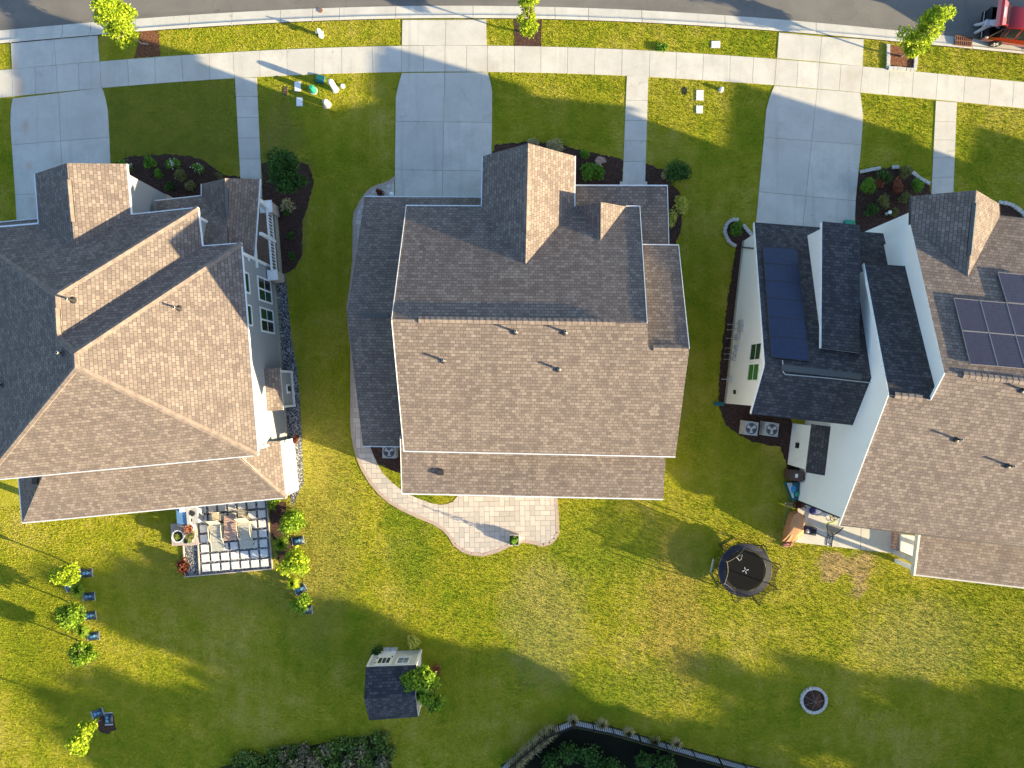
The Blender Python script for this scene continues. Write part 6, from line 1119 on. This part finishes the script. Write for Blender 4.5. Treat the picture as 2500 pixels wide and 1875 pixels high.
T = [((20, 1620), 15, 2.6), ((260, 1690), 15, 2.5), ((120, 1900), 15, 2.6), ((400, 1860), 14, 2.8), ((720, 1850), 13, 2.8), ((480, 1440), 15, 2.6), ((640, 1545), 15, 3.0), ((300, 1500), 15, 2.6), ((850, 1680), 13, 2.8), ((500, 1740), 14, 2.8), ((150, 1800), 15, 2.8), ((2100, 1640), 14, 2.6), ((2480, 1660), 13, 2.8), ((1500, 1780), 13, 2.4), ((1540, 1605), 14, 2.4), ((1625, 1585), 15, 2.3), ((1710, 1570), 14.5, 2.4), ((2000, 1610), 13, 2.6), ((2300, 1640), 12, 2.4), ((1800, 1680), 14, 2.4), ((2150, 1730), 13, 2.6), ((1290, 1705), 10.5, 2.4), ((1650, 1800), 13, 2.2), ((2420, 1730), 12, 2.3), ((1950, 1800), 12, 2.3), ((1100, 1760), 11, 2.2),
     ((390, 1400), 13.5, 1.8), ((-60, 1290), 15, 2.2), ((120, 1420), 14, 1.9), ((520, 1540), 12.5, 2.0), ((350, 1640), 12, 1.9), ((60, 1730), 14, 2.0), ((560, 1700), 12, 2.0), ((200, 1850), 13, 2.2), ((780, 1780), 11.5, 2.0)]
wd_ = ['nearest', 'second', 'third', 'fourth', 'fifth', 'sixth', 'seventh', 'eighth', 'ninth', 'tenth', 'eleventh', 'twelfth', 'thirteenth', 'fourteenth', 'fifteenth', 'sixteenth', 'seventeenth', 'eighteenth', 'nineteenth', 'twentieth', 'last']
for i, (tp, h, r) in enumerate(sorted(T, key=lambda q: -q[0][0])): big_tree(f'{ORD[i]} from the east of the tall leafy trees beyond the lower right edge', tp, h, r*1.15, 4600, z0=.16)
big_tree('tall dense tree beyond the upper right edge, shading the road', (2190, -120), 13, 3.2, 5200); big_tree('second tall dense tree beyond the upper right edge, shading the car', (2330, -70), 12, 3.0, 5200)

# ---------------------------------------------------------------- grass blades over the lawns
def inpoly(X, Y, poly):
    ins = np.zeros(len(X), bool); n = len(poly)
    for i in range(n):
        x0, y0 = poly[i][0], poly[i][1]; x1, y1 = poly[i-1][0], poly[i-1][1]
        if y0 == y1: continue
        cnd = ((y0 > Y) != (y1 > Y)) & (X < (x1-x0)*(Y-y0)/(y1-y0)+x0); ins ^= cnd
    return ins
def grass():
    N = 950000; X = rng.uniform(-60, 2560, N); Y = rng.uniform(40, 1935, N)
    ce_ = np.interp(X, XS, [curb_e(x) for x in XS]); st_ = np.interp(X, XS, [sw_t(x) for x in XS]); sb_ = np.interp(X, XS, [sw_b(x) for x in XS])
    keep = (Y > ce_+1) & ~((Y > st_-1.2) & (Y < sb_+1.2))
    ex = list(BEDS)
    ex += [cl(11, 80, 330, 758, 270, 775, 480, 90, 540), cl(11, 100, 740, 790, 675, 825, 780, 850, 1060, 880, 2000, 130, 2000, 78, 900), cl(12, 1203, 150, 1858, 148, 1866, 355, 1200, 355), cl(12, 1200, 555, 1870, 552, 1905, 700, 1900, 1640, 1145, 1640, 1150, 760), cl(14, 315, 248, 980, 300, 970, 520, 300, 455), cl(14, 280, 655, 953, 710, 973, 890, 905, 1900, 120, 1900, 217, 850),
           cl(11, 1810, 598, 1986, 596, 2022, 1500, 1850, 1500), cl(13, 1038, 583, 1214, 586, 1200, 1560, 1000, 1560), cl(14, 1526, 774, 1697, 786, 1668, 1640, 1490, 1640)]
    for p in ex: keep &= ~inpoly(X, Y, p)
    for p in ([(870, 500), (1400, 500), (1650, 560), (1620, 1185), (1010, 1170), (900, 1060)], [(-60, 580), (640, 540), (690, 700), (700, 1220), (-60, 1240)], [(1850, 600), (2500, 560), (2560, 1330), (2240, 1380), (1960, 1200), (1790, 960)]): keep &= ~inpoly(X, Y, p)
    X, Y = X[keep], Y[keep]; n = len(X); x = (X-1250)/40; y = (937.5-Y)/40
    a = rng.uniform(0, 2*np.pi, n); cl_ = .5+.5*np.sin(x*7.3+3*np.sin(y*2.1))*np.sin(y*6.1+3*np.sin(x*1.7)); h = rng.uniform(.03, .07, n)*(1+.7*cl_*rng.random(n)); w = rng.uniform(.010, .020, n); ln = rng.uniform(.0, .06, n); b_ = rng.uniform(0, 2*np.pi, n)
    v = np.zeros((n, 3, 3)); v[:, 0] = np.stack([x-np.cos(a)*w, y-np.sin(a)*w, 0*x], 1); v[:, 1] = np.stack([x+np.cos(a)*w, y+np.sin(a)*w, 0*x], 1); v[:, 2] = np.stack([x+np.cos(b_)*ln, y+np.sin(b_)*ln, h], 1)
    me = bpy.data.meshes.new('grass'); me.vertices.add(3*n); me.vertices.foreach_set('co', v.ravel()); me.loops.add(3*n); me.loops.foreach_set('vertex_index', np.arange(3*n, dtype=np.int32)); me.polygons.add(n); me.polygons.foreach_set('loop_start', np.arange(0, 3*n, 3, dtype=np.int32)); me.polygons.foreach_set('loop_total', np.full(n, 3, np.int32)); me.update(); me.materials.append(MATS['blades'])
    o = bpy.data.objects.new('grass', me); COL.objects.link(o); o['kind'] = 'stuff'; o['label'] = 'short mown grass covering the lawns and verges'; o['category'] = 'grass'; return n
grass()
